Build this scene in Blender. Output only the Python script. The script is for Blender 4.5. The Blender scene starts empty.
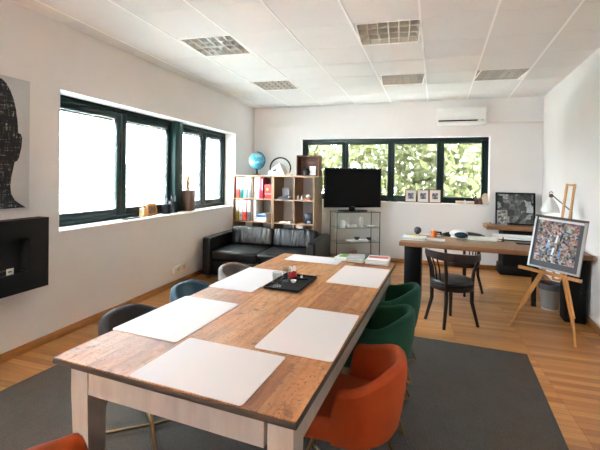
import bpy, bmesh, math, random
from mathutils import Vector, Matrix
R = random.Random(7)
PI = math.pi
C = bpy.context.scene.collection

# ------------------------------------------------------------------ camera
F, CY = 379.498, 181.024
YAW, PITCH, ROLL, HC = .3417, .0101, .0155, 1.5405
H = 2.9416
fw = Vector((-math.sin(YAW), math.cos(YAW), 0)); rt = Vector((math.cos(YAW), math.sin(YAW), 0)); up = Vector((0, 0, 1))
fw2 = fw * math.cos(PITCH) - up * math.sin(PITCH); up2 = up * math.cos(PITCH) + fw * math.sin(PITCH)
rt3 = rt * math.cos(ROLL) + up2 * math.sin(ROLL); up3 = up2 * math.cos(ROLL) - rt * math.sin(ROLL)
EYE = Vector((0, 0, HC))
cd = bpy.data.cameras.new('camera'); cam = bpy.data.objects.new('camera', cd); C.objects.link(cam)
m3 = Matrix((rt3, up3, -fw2)).transposed()
cam.matrix_world = Matrix.Translation(EYE) @ m3.to_4x4()
cd.sensor_width = 36; cd.lens = F * 36 / 600; cd.shift_y = -(225 - CY) / 600; cd.clip_start = .02
bpy.context.scene.camera = cam

def ray(u, v): return fw2 + rt3 * ((u - 300) / F) + up3 * ((CY - v) / F)
def at(u, v, z):
    d = ray(u, v); return EYE + d * ((z - HC) / d.z)

class Frame:
    """A local frame standing on the floor: origin, turned about z."""
    def __init__(s, ox, oy, rz, oz=0): s.o = Vector((ox, oy, oz)); s.rz = rz; s.x = Vector((math.cos(rz), math.sin(rz), 0)); s.y = Vector((-math.sin(rz), math.cos(rz), 0))
    def loc(s, p): d = Vector(p) - s.o; return Vector((d.dot(s.x), d.dot(s.y), d.z))
    def wld(s, p): return s.o + s.x * p[0] + s.y * p[1] + Vector((0, 0, p[2]))
    def pix(s, u, v, y=0, tilt=0):
        """local point where the sight line (u, v) meets local plane y + tilt*z."""
        n = s.y - Vector((0, 0, tilt)); d = ray(u, v)
        t = (y - (EYE - s.o).dot(n)) / d.dot(n)
        return s.loc(EYE + d * t)

# ------------------------------------------------------------------ materials
def mk(name):
    m = bpy.data.materials.new(name); m.use_nodes = True; nt = m.node_tree
    return m, nt, nt.nodes['Principled BSDF']
def lin(c):
    return tuple((x / 12.92 if x <= .04045 else ((x + .055) / 1.055) ** 2.4) for x in [k / 255 for k in c]) + (1,)
def nd(nt, t, **k):
    n = nt.nodes.new(t)
    for a, b in k.items():
        if a in n.inputs: n.inputs[a].default_value = b
        else: setattr(n, a, b)
    return n
def coords(nt, scale=(1, 1, 1), rot=(0, 0, 0), kind='Object'):
    t = nd(nt, 'ShaderNodeTexCoord'); mp = nd(nt, 'ShaderNodeMapping')
    mp.inputs['Scale'].default_value = scale; mp.inputs['Rotation'].default_value = rot
    nt.links.new(t.outputs[kind], mp.inputs[0]); return mp.outputs[0]
def ramp(nt, fac, stops):
    r = nd(nt, 'ShaderNodeValToRGB'); e = r.color_ramp.elements
    while len(e) < len(stops): e.new(.5)
    for k, (p, c) in enumerate(stops): e[k].position = p; e[k].color = c if len(c) == 4 else tuple(c) + (1,)
    nt.links.new(fac, r.inputs[0]); return r.outputs[0]
def mixc(nt, fac, a, b, mode='MIX'):
    n = nd(nt, 'ShaderNodeMix', data_type='RGBA', blend_type=mode)
    for i, x in ((0, fac), (6, a), (7, b)):
        if hasattr(x, 'links') or isinstance(x, bpy.types.NodeSocket): nt.links.new(x, n.inputs[i])
        else: n.inputs[i].default_value = x
    return n.outputs[2]
def bump(nt, b, h, strength, dist=.01):
    n = nd(nt, 'ShaderNodeBump', Strength=strength, Distance=dist); nt.links.new(h, n.inputs['Height']); nt.links.new(n.outputs[0], b.inputs['Normal'])
def noise(nt, vec, scale, detail=4, rough=.6):
    n = nd(nt, 'ShaderNodeTexNoise', Scale=scale, Detail=detail, Roughness=rough); nt.links.new(vec, n.inputs['Vector']); return n.outputs['Fac']
_M = {}
def mat(rgb, rough=.5, metal=0, sheen=0, coat=0, grain=0, name=None, spec=.5):
    key = (rgb, rough, metal, sheen, coat, grain, spec)
    if key in _M: return _M[key]
    m, nt, b = mk(name or 'paint'); c = lin(rgb)
    b.inputs['Base Color'].default_value = c; b.inputs['Roughness'].default_value = rough; b.inputs['Metallic'].default_value = metal
    b.inputs['Sheen Weight'].default_value = sheen; b.inputs['Coat Weight'].default_value = coat; b.inputs['Specular IOR Level'].default_value = spec
    if grain:
        f = noise(nt, coords(nt), 60, 5)
        lo = tuple(x * (1 - grain) for x in c[:3]) + (1,); hi = tuple(min(1, x * (1 + grain)) for x in c[:3]) + (1,)
        nt.links.new(ramp(nt, f, [(.3, lo), (.7, hi)]), b.inputs['Base Color'])
    _M[key] = m; return m
def wood(name, dark, light, scale=(1, 12, 12), rough=.45, bands=None, rot=(0, 0, 0)):
    m, nt, b = mk(name); v = coords(nt, scale, rot)
    f = noise(nt, v, 3.5, 7, .65)
    col = ramp(nt, f, [(.28, lin(dark)), (.72, lin(light))])
    nt.links.new(col, b.inputs['Base Color']); b.inputs['Roughness'].default_value = rough
    if name.startswith('dark_stained'): b.inputs['Specular IOR Level'].default_value = .3
    bump(nt, b, f, .12, .004); return m
def plaster(name, rgb):
    m, nt, b = mk(name); v = coords(nt)
    f = noise(nt, v, 1.3, 3)
    c = lin(rgb); nt.links.new(ramp(nt, f, [(.3, tuple(x * .97 for x in c[:3])), (.7, tuple(min(1, x * 1.02) for x in c[:3]))]), b.inputs['Base Color'])
    b.inputs['Roughness'].default_value = .9; b.inputs['Specular IOR Level'].default_value = .2
    bump(nt, b, noise(nt, v, 180, 3), .08, .002); return m
def laminate():
    m, nt, b = mk('oak_laminate'); v = coords(nt, (1, 1, 1), (0, 0, -.0455))
    br = nd(nt, 'ShaderNodeTexBrick', Scale=1.0, **{'Mortar Size': .0012, 'Brick Width': .62, 'Row Height': .066, 'Mortar': (.09, .035, .012, 1), 'Color1': (.0, .0, .0, 1), 'Color2': (1, 1, 1, 1)})
    br.offset = .37; br.offset_frequency = 1; br.squash = 1
    nt.links.new(v, br.inputs['Vector'])
    mp = nd(nt, 'ShaderNodeMapping'); mp.inputs['Scale'].default_value = (1.2, 22, 1); nt.links.new(v, mp.inputs[0])
    g = noise(nt, mp.outputs[0], 2.2, 6, .6)
    base = ramp(nt, br.outputs['Color'], [(0, lin((150, 100, 54))), (.5, lin((178, 124, 70))), (1, lin((198, 146, 90)))])
    gr = ramp(nt, g, [(.3, (.66, .62, .58)), (.7, (1.1, 1.1, 1.1))])
    c = mixc(nt, .8, base, gr, 'MULTIPLY')
    c = mixc(nt, br.outputs['Fac'], c, lin((112, 66, 32)))
    nt.links.new(c, b.inputs['Base Color']); b.inputs['Roughness'].default_value = .32
    bump(nt, b, g, .05, .002); return m
def carpet():
    m, nt, b = mk('grey_carpet'); v = coords(nt)
    f = noise(nt, v, 220, 3, .7); f2 = noise(nt, v, 6, 3)
    w = nd(nt, 'ShaderNodeTexWave', Scale=42, Distortion=1.2); nt.links.new(v, w.inputs['Vector'])
    c = ramp(nt, f, [(.3, lin((70, 66, 63))), (.7, lin((112, 107, 102)))])
    c = mixc(nt, .35, c, ramp(nt, f2, [(.3, (.75, .75, .75)), (.7, (1.1, 1.1, 1.1))]), 'MULTIPLY')
    c = mixc(nt, .25, c, w.outputs['Color'], 'MULTIPLY')
    nt.links.new(c, b.inputs['Base Color']); b.inputs['Roughness'].default_value = .95; b.inputs['Specular IOR Level'].default_value = .1
    bump(nt, b, f, .5, .004); return m
def tabletop_wood():
    m, nt, b = mk('weathered_plank_wood'); v = coords(nt)
    sx = nd(nt, 'ShaderNodeSeparateXYZ'); nt.links.new(v, sx.inputs[0])
    pk = nd(nt, 'ShaderNodeMath', operation='MULTIPLY'); pk.inputs[1].default_value = 5.2; nt.links.new(sx.outputs[0], pk.inputs[0])
    fl = nd(nt, 'ShaderNodeMath', operation='FLOOR'); nt.links.new(pk.outputs[0], fl.inputs[0])
    fr = nd(nt, 'ShaderNodeMath', operation='FRACT'); nt.links.new(pk.outputs[0], fr.inputs[0])
    wn = nd(nt, 'ShaderNodeTexWhiteNoise', noise_dimensions='1D'); nt.links.new(fl.outputs[0], wn.inputs['W'])
    off = nd(nt, 'ShaderNodeCombineXYZ'); nt.links.new(wn.outputs['Value'], off.inputs[1]); nt.links.new(fl.outputs[0], off.inputs[2])
    ad = nd(nt, 'ShaderNodeVectorMath', operation='ADD'); nt.links.new(v, ad.inputs[0]); nt.links.new(off.outputs[0], ad.inputs[1])
    mp = nd(nt, 'ShaderNodeMapping'); mp.inputs['Scale'].default_value = (14, 1.6, 1); nt.links.new(ad.outputs[0], mp.inputs[0])
    g = noise(nt, mp.outputs[0], 2.5, 9, .7)
    kn = noise(nt, ad.outputs[0], 9, 4, .7)
    base = ramp(nt, wn.outputs['Value'], [(0, lin((146, 94, 50))), (.5, lin((166, 112, 64))), (1, lin((178, 130, 80)))])
    c = mixc(nt, .95, base, ramp(nt, g, [(.28, (.45, .38, .32)), (.5, (.95, .93, .9)), (.72, (1.35, 1.32, 1.26))]), 'MULTIPLY')
    pn = noise(nt, ad.outputs[0], 3.1, 6, .75); c = mixc(nt, ramp(nt, pn, [(.5, (0, 0, 0)), (.66, (.5, .5, .5))]), c, lin((196, 160, 118)))
    sp_ = noise(nt, v, 75, 3, .6); c = mixc(nt, ramp(nt, sp_, [(.58, (0, 0, 0)), (.66, (.8, .8, .8))]), c, lin((96, 62, 38)))
    c = mixc(nt, ramp(nt, kn, [(.6, (0, 0, 0)), (.7, (.85, .85, .85))]), c, lin((84, 52, 30)))
    c = mixc(nt, ramp(nt, fr.outputs[0], [(0, (.8, .8, .8)), (.018, (0, 0, 0))]), c, lin((70, 46, 28)))
    nt.links.new(c, b.inputs['Base Color']); b.inputs['Roughness'].default_value = .55; b.inputs['Specular IOR Level'].default_value = .32
    h = mixc(nt, .5, g, kn); bump(nt, b, h, .35, .006); return m
def leather():
    m, nt, b = mk('black_leather'); v = coords(nt)
    b.inputs['Base Color'].default_value = lin((6, 6, 7)); b.inputs['Roughness'].default_value = .36; b.inputs['Specular IOR Level'].default_value = .35
    f = noise(nt, v, 120, 4); bump(nt, b, f, .12, .002); return m
def pleated():
    m, nt, b = mk('creased_black_leather'); v = coords(nt, (9, 3, 1.6))
    b.inputs['Base Color'].default_value = lin((6, 6, 7)); b.inputs['Roughness'].default_value = .36
    f = noise(nt, v, 2.2, 2, .5); bump(nt, b, f, .8, .03); return m
def velvet(name, rgb, sheen=.5):
    m, nt, b = mk(name); v = coords(nt); c = lin(rgb)
    f = noise(nt, v, 7, 4)
    nt.links.new(ramp(nt, f, [(.3, tuple(x * .86 for x in c[:3])), (.7, tuple(x * 1.1 for x in c[:3]))]), b.inputs['Base Color'])
    b.inputs['Roughness'].default_value = .75; b.inputs['Sheen Weight'].default_value = sheen; b.inputs['Sheen Tint'].default_value = tuple(min(1, x * 1.6 + .05) for x in c[:3]) + (1,)
    b.inputs['Specular IOR Level'].default_value = .25
    bump(nt, b, noise(nt, v, 300, 2), .1, .001); return m
def glass(name, tint=(1, 1, 1, 1), refl=1.0):
    m = bpy.data.materials.new(name); m.use_nodes = True; nt = m.node_tree; nt.nodes.clear()
    o = nd(nt, 'ShaderNodeOutputMaterial'); t = nd(nt, 'ShaderNodeBsdfTransparent', Color=tint); g = nd(nt, 'ShaderNodeBsdfGlossy', Roughness=.02)
    lw_ = nd(nt, 'ShaderNodeLayerWeight', Blend=.5); pw_ = nd(nt, 'ShaderNodeMath', operation='POWER'); pw_.inputs[1].default_value = 4; nt.links.new(lw_.outputs['Facing'], pw_.inputs[0])
    mu = nd(nt, 'ShaderNodeMath', operation='MULTIPLY_ADD'); mu.inputs[1].default_value = .6 * refl; mu.inputs[2].default_value = .04 * refl; nt.links.new(pw_.outputs[0], mu.inputs[0])
    mx = nd(nt, 'ShaderNodeMixShader'); nt.links.new(mu.outputs[0], mx.inputs[0]); nt.links.new(t.outputs[0], mx.inputs[1]); nt.links.new(g.outputs[0], mx.inputs[2])
    nt.links.new(mx.outputs[0], o.inputs[0]); return m
def foliage_mat(name, a, b_):
    m, nt, b = mk(name); f = noise(nt, coords(nt), 2.2, 3)
    oi = nd(nt, 'ShaderNodeNewGeometry')
    c = mixc(nt, oi.outputs['Random Per Island'], lin(a), lin(b_)); nt.links.new(c, b.inputs['Base Color']); b.inputs['Roughness'].default_value = .6
    tr = nd(nt, 'ShaderNodeBsdfTranslucent'); nt.links.new(c, tr.inputs[0]); mx = nd(nt, 'ShaderNodeMixShader'); mx.inputs[0].default_value = .45
    o = nt.nodes['Material Output']; nt.links.new(b.outputs[0], mx.inputs[1]); nt.links.new(tr.outputs[0], mx.inputs[2]); nt.links.new(mx.outputs[0], o.inputs[0]); return m
def scratchy():
    m, nt, b = mk('scratched_black_paint')
    a = noise(nt, coords(nt, (3, 3, 30)), 3, 6, .7); c2 = noise(nt, coords(nt, (26, 3, 4)), 3, 6, .7)
    x = mixc(nt, .5, a, c2)
    nt.links.new(ramp(nt, x, [(.5, lin((7, 7, 7))), (.565, lin((50, 48, 46))), (.63, lin((190, 188, 184)))]), b.inputs['Base Color']); b.inputs['Roughness'].default_value = .7; return m
def collage():
    m, nt, b = mk('collage_print'); v = coords(nt, (1, 0, 1))
    vo = nd(nt, 'ShaderNodeTexVoronoi', Scale=44, distance='CHEBYCHEV'); nt.links.new(v, vo.inputs['Vector'])
    sx = nd(nt, 'ShaderNodeSeparateColor'); nt.links.new(vo.outputs['Color'], sx.inputs[0])
    pal = [(0, (26, 28, 34)), (.14, (60, 110, 140)), (.26, (196, 190, 180)), (.4, (40, 40, 46)), (.5, (176, 60, 66)), (.58, (140, 120, 90)), (.68, (206, 178, 96)), (.74, (120, 132, 140)), (.84, (222, 222, 220)), (.92, (206, 120, 130))]
    pc_ = ramp(nt, sx.outputs[0], [(p, lin(c)) for p, c in pal]); nt.nodes[-1].color_ramp.interpolation = 'CONSTANT'
    v2 = nd(nt, 'ShaderNodeTexVoronoi', Scale=64); nt.links.new(v, v2.inputs['Vector'])
    bw = ramp(nt, v2.outputs['Color'], [(.3, (.015, .015, .02)), (.55, (.2, .18, .16)), (.85, (.75, .75, .74))])
    c = mixc(nt, .4, pc_, bw); c = mixc(nt, 1, c, (.72, .72, .72, 1), 'MULTIPLY')
    nt.links.new(c, b.inputs['Base Color']); b.inputs['Roughness'].default_value = .3; return m
def greyphoto():
    m, nt, b = mk('monochrome_photo_print'); v = coords(nt, (1, 0, 1))
    vo = nd(nt, 'ShaderNodeTexVoronoi', Scale=11, distance='CHEBYCHEV'); nt.links.new(v, vo.inputs['Vector'])
    n = noise(nt, v, 22, 5, .7)
    x = mixc(nt, .45, vo.outputs['Color'], n)
    nt.links.new(ramp(nt, x, [(.3, (.012, .012, .012)), (.48, (.05, .05, .05)), (.58, (.15, .15, .15)), (.7, (.45, .45, .45))]), b.inputs['Base Color']); b.inputs['Roughness'].default_value = .25; return m
def smallphoto(a, b_):
    m, nt, b = mk('snapshot_print'); n = noise(nt, coords(nt), 20, 3, .6)
    nt.links.new(ramp(nt, n, [(.4, lin(a)), (.58, lin(b_))]), b.inputs['Base Color']); b.inputs['Roughness'].default_value = .3; return m

WALL = plaster('warm_white_plaster', (230, 227, 224))
CEIL = plaster('white_ceiling_tile', (229, 227, 225))
TBAR = mat((250, 249, 247), .6)
SILL = mat((240, 238, 234), .5)
FLOOR = laminate(); RUG = carpet(); TOPW = tabletop_wood()
EDGE = wood('dark_worn_edge', (40, 32, 26), (74, 62, 52), (3, 3, 30), .6)
WHITEW = wood('white_painted_wood', (156, 148, 140), (176, 168, 160), (6, 6, 1), .55)
BASEB = wood('oak_skirting', (150, 98, 50), (178, 122, 68), (3, 3, 12), .45)
GREEN = mat((14, 34, 32), .4, spec=.3)
GREENLIT = mat((24, 54, 52), .4, spec=.3)  # lighter copy of the frame green, daylight on the post put into the colour
GASKET = mat((140, 146, 148), .5)
PANE = glass('window_glass', (.94, .97, .965, 1), .4)
CLEAR = glass('cabinet_glass', (.99, .995, .99, 1), .45)
TUMBLER = glass('smoked_glass', (.86, .88, .88, 1), 1)
SLAT = mat((214, 222, 222), .5)
BRASS = mat((128, 104, 70), .32, 1)
LEATHER = leather(); PLEAT = pleated()
OAK = wood('light_oak_board', (146, 114, 82), (176, 144, 110), (4, 4, 14), .5)
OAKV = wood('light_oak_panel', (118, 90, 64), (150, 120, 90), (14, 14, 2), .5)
DESKW = wood('desk_oak', (112, 72, 40), (148, 102, 62), (2, 14, 14), .42)
DARKW = wood('dark_stained_beech', (22, 14, 10), (44, 28, 20), (14, 14, 3), .35)
EASELW = wood('beech_easel', (176, 122, 66), (206, 154, 94), (12, 12, 2), .45)
WALNUT = wood('walnut_block', (70, 44, 32), (96, 64, 48), (14, 14, 2), .45)
CRATEW = wood('brown_crate_wood', (74, 42, 24), (120, 72, 42), (3, 12, 12), .6)
BLACK = mat((8, 8, 8), .5, spec=.2); BLACKM = mat((13, 13, 14), .6, spec=.15); SCREEN = mat((3, 3, 4), .3, spec=.1); PIANO = mat((8, 9, 10), .2, spec=.3)
WHITE = mat((226, 225, 222), .45); PAPER = mat((222, 220, 219), .8); MATW = mat((214, 211, 211), .6)
CHROME = mat((190, 190, 188), .2, 1); LOUVRE = mat((222, 218, 210), .25, .25); ALU = mat((168, 168, 166), .3, 1)

# ------------------------------------------------------------------ mesh helpers
class MB:
    def __init__(s): s.v = []; s.f = []; s.mi = []; s.sm = []
    def add(s, vs, fs, mi=0, smooth=False):
        b = len(s.v); s.v += [tuple(p) for p in vs]; s.f += [tuple(b + i for i in f) for f in fs]; s.mi += [mi] * len(fs); s.sm += [smooth] * len(fs); return s
    def bm(s, bm, mi=0, smooth=False, M=None):
        bm.verts.index_update()
        s.add([(M @ v.co if M else v.co) for v in bm.verts], [[v.index for v in f.verts] for f in bm.faces], mi, smooth); bm.free(); return s
    def box(s, x0, y0, z0, x1, y1, z1, bev=0, seg=2, mi=0, M=None, smooth=None):
        x0, x1 = sorted((x0, x1)); y0, y1 = sorted((y0, y1)); z0, z1 = sorted((z0, z1))
        bm = bmesh.new(); bmesh.ops.create_cube(bm, size=1)
        for v in bm.verts: v.co = Vector((x0 + (v.co.x + .5) * (x1 - x0), y0 + (v.co.y + .5) * (y1 - y0), z0 + (v.co.z + .5) * (z1 - z0)))
        if bev: bmesh.ops.bevel(bm, geom=bm.edges[:], offset=min(bev, .49 * min(x1 - x0, y1 - y0, z1 - z0)), segments=seg, profile=.5, affect='EDGES')
        return s.bm(bm, mi, bool(bev and seg > 1) if smooth is None else smooth, M)
    def bar(s, a, b, w, h, mi=0, upv=(0, 0, 1), bev=0):
        a, b = Vector(a), Vector(b); d = b - a; L = d.length; z = d.normalized(); x = z.cross(Vector(upv))
        if x.length < 1e-4: x = z.cross(Vector((1, 0, 0)))
        x.normalize(); y = z.cross(x)
        M = Matrix((x, y, z)).transposed().to_4x4(); M.translation = a
        return s.box(-w / 2, -h / 2, 0, w / 2, h / 2, L, bev, 2, mi, M)
    def tube(s, pts, r, n=10, mi=0, closed=False):
        pts = [Vector(p) for p in pts]; N = len(pts); rs = r if isinstance(r, (list, tuple)) else [r] * N
        vs = []; prev = None
        for i, p in enumerate(pts):
            if closed: t = pts[(i + 1) % N] - pts[i - 1]
            else: t = pts[min(i + 1, N - 1)] - pts[max(i - 1, 0)]
            t.normalize()
            if prev is None: a = t.orthogonal().normalized()
            else:
                a = prev - t * prev.dot(t); a = a.normalized() if a.length > 1e-6 else t.orthogonal().normalized()
            prev = a; b = t.cross(a)
            for k in range(n): q = 2 * PI * k / n; vs.append(p + (a * math.cos(q) + b * math.sin(q)) * rs[i])
        fs = []
        for i in range(N if closed else N - 1):
            j = (i + 1) % N
            for k in range(n): fs.append((i * n + k, i * n + (k + 1) % n, j * n + (k + 1) % n, j * n + k))
        if not closed: fs += [tuple(range(n - 1, -1, -1)), tuple((N - 1) * n + k for k in range(n))]
        return s.add(vs, fs, mi, True)
    def lathe(s, prof, n=24, c=(0, 0, 0), mi=0, M=None, smooth=True):
        vs = []
        for r, z in prof:
            for k in range(n): q = 2 * PI * k / n; vs.append(Vector((c[0] + max(r, 1e-5) * math.cos(q), c[1] + max(r, 1e-5) * math.sin(q), c[2] + z)))
        if M: vs = [M @ v for v in vs]
        fs = [(i * n + k, i * n + (k + 1) % n, (i + 1) * n + (k + 1) % n, (i + 1) * n + k) for i in range(len(prof) - 1) for k in range(n)]
        fs += [tuple(range(n - 1, -1, -1)), tuple((len(prof) - 1) * n + k for k in range(n))]
        return s.add(vs, fs, mi, smooth)
    def prism(s, poly, z0, z1, mi=0, r=0, axis='z', smooth=False, M=None):
        """poly in 2D; extruded along axis (z, or y with poly in x-z); r rounds the two rims inward"""
        n = len(poly); cx = sum(p[0] for p in poly) / n; cy = sum(p[1] for p in poly) / n
        lay = []
        if r:
            for a in (0, 30, 60, 90): lay.append((z0 + r * (1 - math.sin(math.radians(a))), r * (1 - math.cos(math.radians(a)))))
            lay = [(z0 + r * (1 - math.sin(math.radians(a))), r * (1 - math.cos(math.radians(a)))) for a in (90, 60, 30, 0)]
            lay += [(z1 - r * (1 - math.sin(math.radians(a))), r * (1 - math.cos(math.radians(a)))) for a in (0, 30, 60, 90)]
        else: lay = [(z0, 0), (z1, 0)]
        vs = []
        for z, ins in lay:
            if r: ins = r - (r - ins) if False else ins
            for p in poly:
                d = math.hypot(p[0] - cx, p[1] - cy) or 1; k = 1 - ins / d
                q = (cx + (p[0] - cx) * k, cy + (p[1] - cy) * k)
                vs.append((q[0], q[1], z) if axis == 'z' else (q[0], z, q[1]))
        L = len(lay)
        fs = [(i * n + k, i * n + (k + 1) % n, (i + 1) * n + (k + 1) % n, (i + 1) * n + k) for i in range(L - 1) for k in range(n)]
        fs += [tuple(range(n - 1, -1, -1)), tuple((L - 1) * n + k for k in range(n))]
        if M: vs = [M @ Vector(v) for v in vs]
        return s.add(vs, fs, mi, smooth or bool(r))
    def ball(s, c, r, sc=(1, 1, 1), n=20, mi=0):
        prof = [(math.sin(PI * i / 12), -math.cos(PI * i / 12)) for i in range(13)]
        M = Matrix.Translation(c) @ Matrix.Diagonal((r * sc[0], r * sc[1], r * sc[2], 1))
        return s.lathe(prof, n, mi=mi, M=M)
    def build(s, name, mats, parent=None, label=None, kind=None):
        me = bpy.data.meshes.new(name); me.from_pydata(s.v, [], s.f)
        for m in (mats if isinstance(mats, (list, tuple)) else [mats]): me.materials.append(m)
        for p, mi, sm in zip(me.polygons, s.mi, s.sm): p.material_index = mi; p.use_smooth = sm
        bm = bmesh.new(); bm.from_mesh(me); bmesh.ops.recalc_face_normals(bm, faces=bm.faces[:]); bm.to_mesh(me); bm.free()
        me.update()
        try: me.set_sharp_from_angle(angle=math.radians(50))
        except Exception: pass
        o = bpy.data.objects.new(name, me); C.objects.link(o)
        if parent: o.parent = parent
        if label: o['label'] = label
        if kind: o['kind'] = kind
        return o

def put(o, fr=None, loc=(0, 0, 0), rz=0):
    if fr is not None: o.location = fr.wld(loc); o.rotation_euler = (0, 0, fr.rz + rz)
    else: o.location = loc; o.rotation_euler = (0, 0, rz)
    return o
def tag(o, label, cat, group=None):
    o['label'] = label; o['category'] = cat
    if group: o['group'] = group
    return o
def thing(name, label, cat, fr=None, loc=(0, 0, 0), rz=0, group=None):
    o = bpy.data.objects.new(name, None); C.objects.link(o); o.empty_display_size = .1
    put(o, fr, loc, rz); return tag(o, label, cat, group)
def struct(o): o['kind'] = 'structure'; return o
def dup(root, label=None):
    r = root.copy(); C.objects.link(r)
    if label: r['label'] = label
    for ch in list(root.children):
        c = ch.copy(); C.objects.link(c); c.parent = r
        for g in list(ch.children):
            d = g.copy(); C.objects.link(d); d.parent = c
    return r
def rrect(x0, y0, x1, y1, r, n=4):
    out = []
    for cx, cy, a0 in ((x1 - r, y1 - r, 0), (x0 + r, y1 - r, 90), (x0 + r, y0 + r, 180), (x1 - r, y0 + r, 270)):
        for k in range(n + 1): a = math.radians(a0 + 90 * k / n); out.append((cx + r * math.cos(a), cy + r * math.sin(a)))
    return out

# ------------------------------------------------------------------ room frames
XL, AL, XR, AR, D, AB = -3.5311, .0489, 1.6749, -.0323, 7.2115, .0455
YF = -2.6
LW = Frame(XL + AL * D, 0, math.atan2(1, -AL))          # x along the wall to the back, y outwards
BW = Frame(0, D, math.atan2(AB, 1))                     # x to the right, y outwards
RW = Frame(XR + AR * D, 0, math.atan2(-1, AR))          # x towards the camera, y outwards
def XLy(y): return XL + AL * (D - y)
def XRy(y): return XR + AR * (D - y)
cBL = LW.loc((XL, D + AB * XL, 0)); cBL.x += .02
T = .3
def wall(name, fr, s0, s1, hole=None, zt=H, hole2=None):
    b = MB()
    if hole2:
        a0, a1, z0, z1 = hole2; c = (a1 + hole[0]) / 2
        b.box(s0, 0, 0, a0, T, zt); b.box(a0, 0, 0, a1, T, z0); b.box(a0, 0, z1, a1, T, zt); b.box(a1, 0, 0, c, T, zt); s0 = c
    if hole:
        a0, a1, z0, z1 = hole
        b.box(s0, 0, 0, a0, T, zt); b.box(a1, 0, 0, s1, T, zt); b.box(a0, 0, 0, a1, T, z0); b.box(a0, 0, z1, a1, T, zt)
    else: b.box(s0, 0, 0, s1, T, zt)
    return struct(put(b.build(name, WALL), fr))
pL0, pL1 = LW.pix(60, 88.5), LW.pix(236, 134)
LS0, LS1, LZ0, LZ1 = pL0.x, pL1.x, 1.0013, 2.3295
pB0, pB1 = BW.pix(300.7, 140), BW.pix(490.6, 140)
BS0, BS1, BZ0, BZ1 = pB0.x, pB1.x, 1.1105, 2.3008
wall('wall_left', LW, YF, cBL.x, (LS0, LS1, LZ0, LZ1))
wall('wall_back', BW, BW.loc((XL, D, 0)).x - .3, BW.loc((XR, D, 0)).x + .3, (BS0, BS1, BZ0, BZ1))
r0, r1 = RW.loc((XR, D + AB * XR, 0)).x, RW.loc((0, YF, 0)).x
wall('wall_right', RW, r0 - .0, r1)
FW = Frame(0, YF, PI)
FA, FB, FZ0, FZ1 = 1.65, 2.85, 1.3, 2.3
wall('wall_front', FW, -XRy(YF) - .3, -XLy(YF) + .3, (FA, FB, FZ0, FZ1))
fl = MB().prism([(-4.2, YF - .3), (2.2, YF - .3), (2.2, 7.7), (-4.2, 7.7)], -.1, 0).build('floor', FLOOR); struct(fl)

# ceiling: 0.6 m tiles with holes where the lights sit
GX, GY, SH = -.145, 3.485, .09
LIGHTS = [(-4, -.07), (-4, 2.93), (-1, 0), (-1, 3), (1, 3)]
LCELL = {(-4, 0), (-4, 3), (-1, 0), (-1, 3), (1, 3)}
b = MB(); tb = MB(); g = .009
def gy(j, x): return GY + .6 * j + SH * x
def gx(i, y): return GX + .6 * i * (1 + .02 * (y - 3.4))
for i in range(-7, 5):
    for j in range(-11, 8):
        if (i, j) in LCELL: continue
        x0, x1 = GX + .6 * i, GX + .6 * (i + 1)
        b.prism([(gx(i + a, gy(j + c, x0 if a == 0 else x1)), gy(j + c, x0 if a == 0 else x1)) for a, c in ((0, 0), (1, 0), (1, 1), (0, 1))], H, H + .02)
struct(b.build('ceiling', CEIL))
for i in range(-6, 4):
    tb.prism([(gx(i, YF) - g, YF), (gx(i, YF) + g, YF), (gx(i, 7.5) + g, 7.5), (gx(i, 7.5) - g, 7.5)], H - .004, H + .004)
struct(tb.build('trim_1', TBAR))
tb = MB()
for j in range(-10, 7):
    tb.prism([(-4.0, gy(j, -4.0) - .006), (1.95, gy(j, 1.95) - .006), (1.95, gy(j, 1.95) + .006), (-4.0, gy(j, -4.0) + .006)], H - .002, H + .004)
struct(tb.build('trim_2', CEIL))

# skirtings
def skirt(name, fr, s0, s1):
    o = MB().box(s0, -.015, 0, s1, 0, .075, .004, 1).build(name, BASEB); return struct(put(o, fr))
skirt('baseboard_left', LW, YF, cBL.x - .02)
skirt('baseboard_back', BW, BW.loc((XL, D, 0)).x, BW.loc((XR, D, 0)).x)
skirt('baseboard_right', RW, r0, r1)

# ------------------------------------------------------------------ windows
def sash(parent, s0, s1, z0, z1, y, blind, frame_w=.065, hand=None):
    f = MB(); w = frame_w
    f.box(s0, y, z0, s0 + w, y + .06, z1, .006, 1); f.box(s1 - w, y, z0, s1, y + .06, z1, .006, 1)
    f.box(s0 + w, y, z0, s1 - w, y + .06, z0 + w, .006, 1); f.box(s0 + w, y, z1 - w, s1 - w, y + .06, z1, .006, 1)
    fo = f.build('sash', GREEN, parent)
    MB().box(s0 + w - .005, y + .045, z0 + w - .005, s1 - w + .005, y + .051, z1 - w + .005).build('pane', PANE, fo)
    if blind:
        k = MB(); n = int((z1 - z0 - 2 * w - .03) / .0155)
        for i in range(n):
            zz = z0 + w + .006 + i * .0155
            k.add([(s0 + w, y + .062, zz + .003), (s1 - w, y + .062, zz + .003), (s1 - w, y + .076, zz + .0085), (s0 + w, y + .076, zz + .0085)], [(0, 1, 2, 3)])
        for q in (.07, .5, .93): x = s0 + w + q * (s1 - s0 - 2 * w); k.box(x - .002, y + .0605, z0 + w, x + .002, y + .0615, z1 - w)
        k.box(s0 + w, y + .055, z1 - w - .025, s1 - w, y + .08, z1 - w)
        k.build('venetian_blind', SLAT, fo)
    if hand:
        h = MB().box(hand - .014, y - .012, 1.60, hand + .014, y, 1.68, .004, 1); h.tube([(hand, y - .01, 1.655), (hand, y - .04, 1.655), (hand, y - .045, 1.64), (hand, y - .045, 1.54)], .009, 8)
        h.build('handle', mat((40, 44, 46), .3, .6), fo)
    return fo
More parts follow.
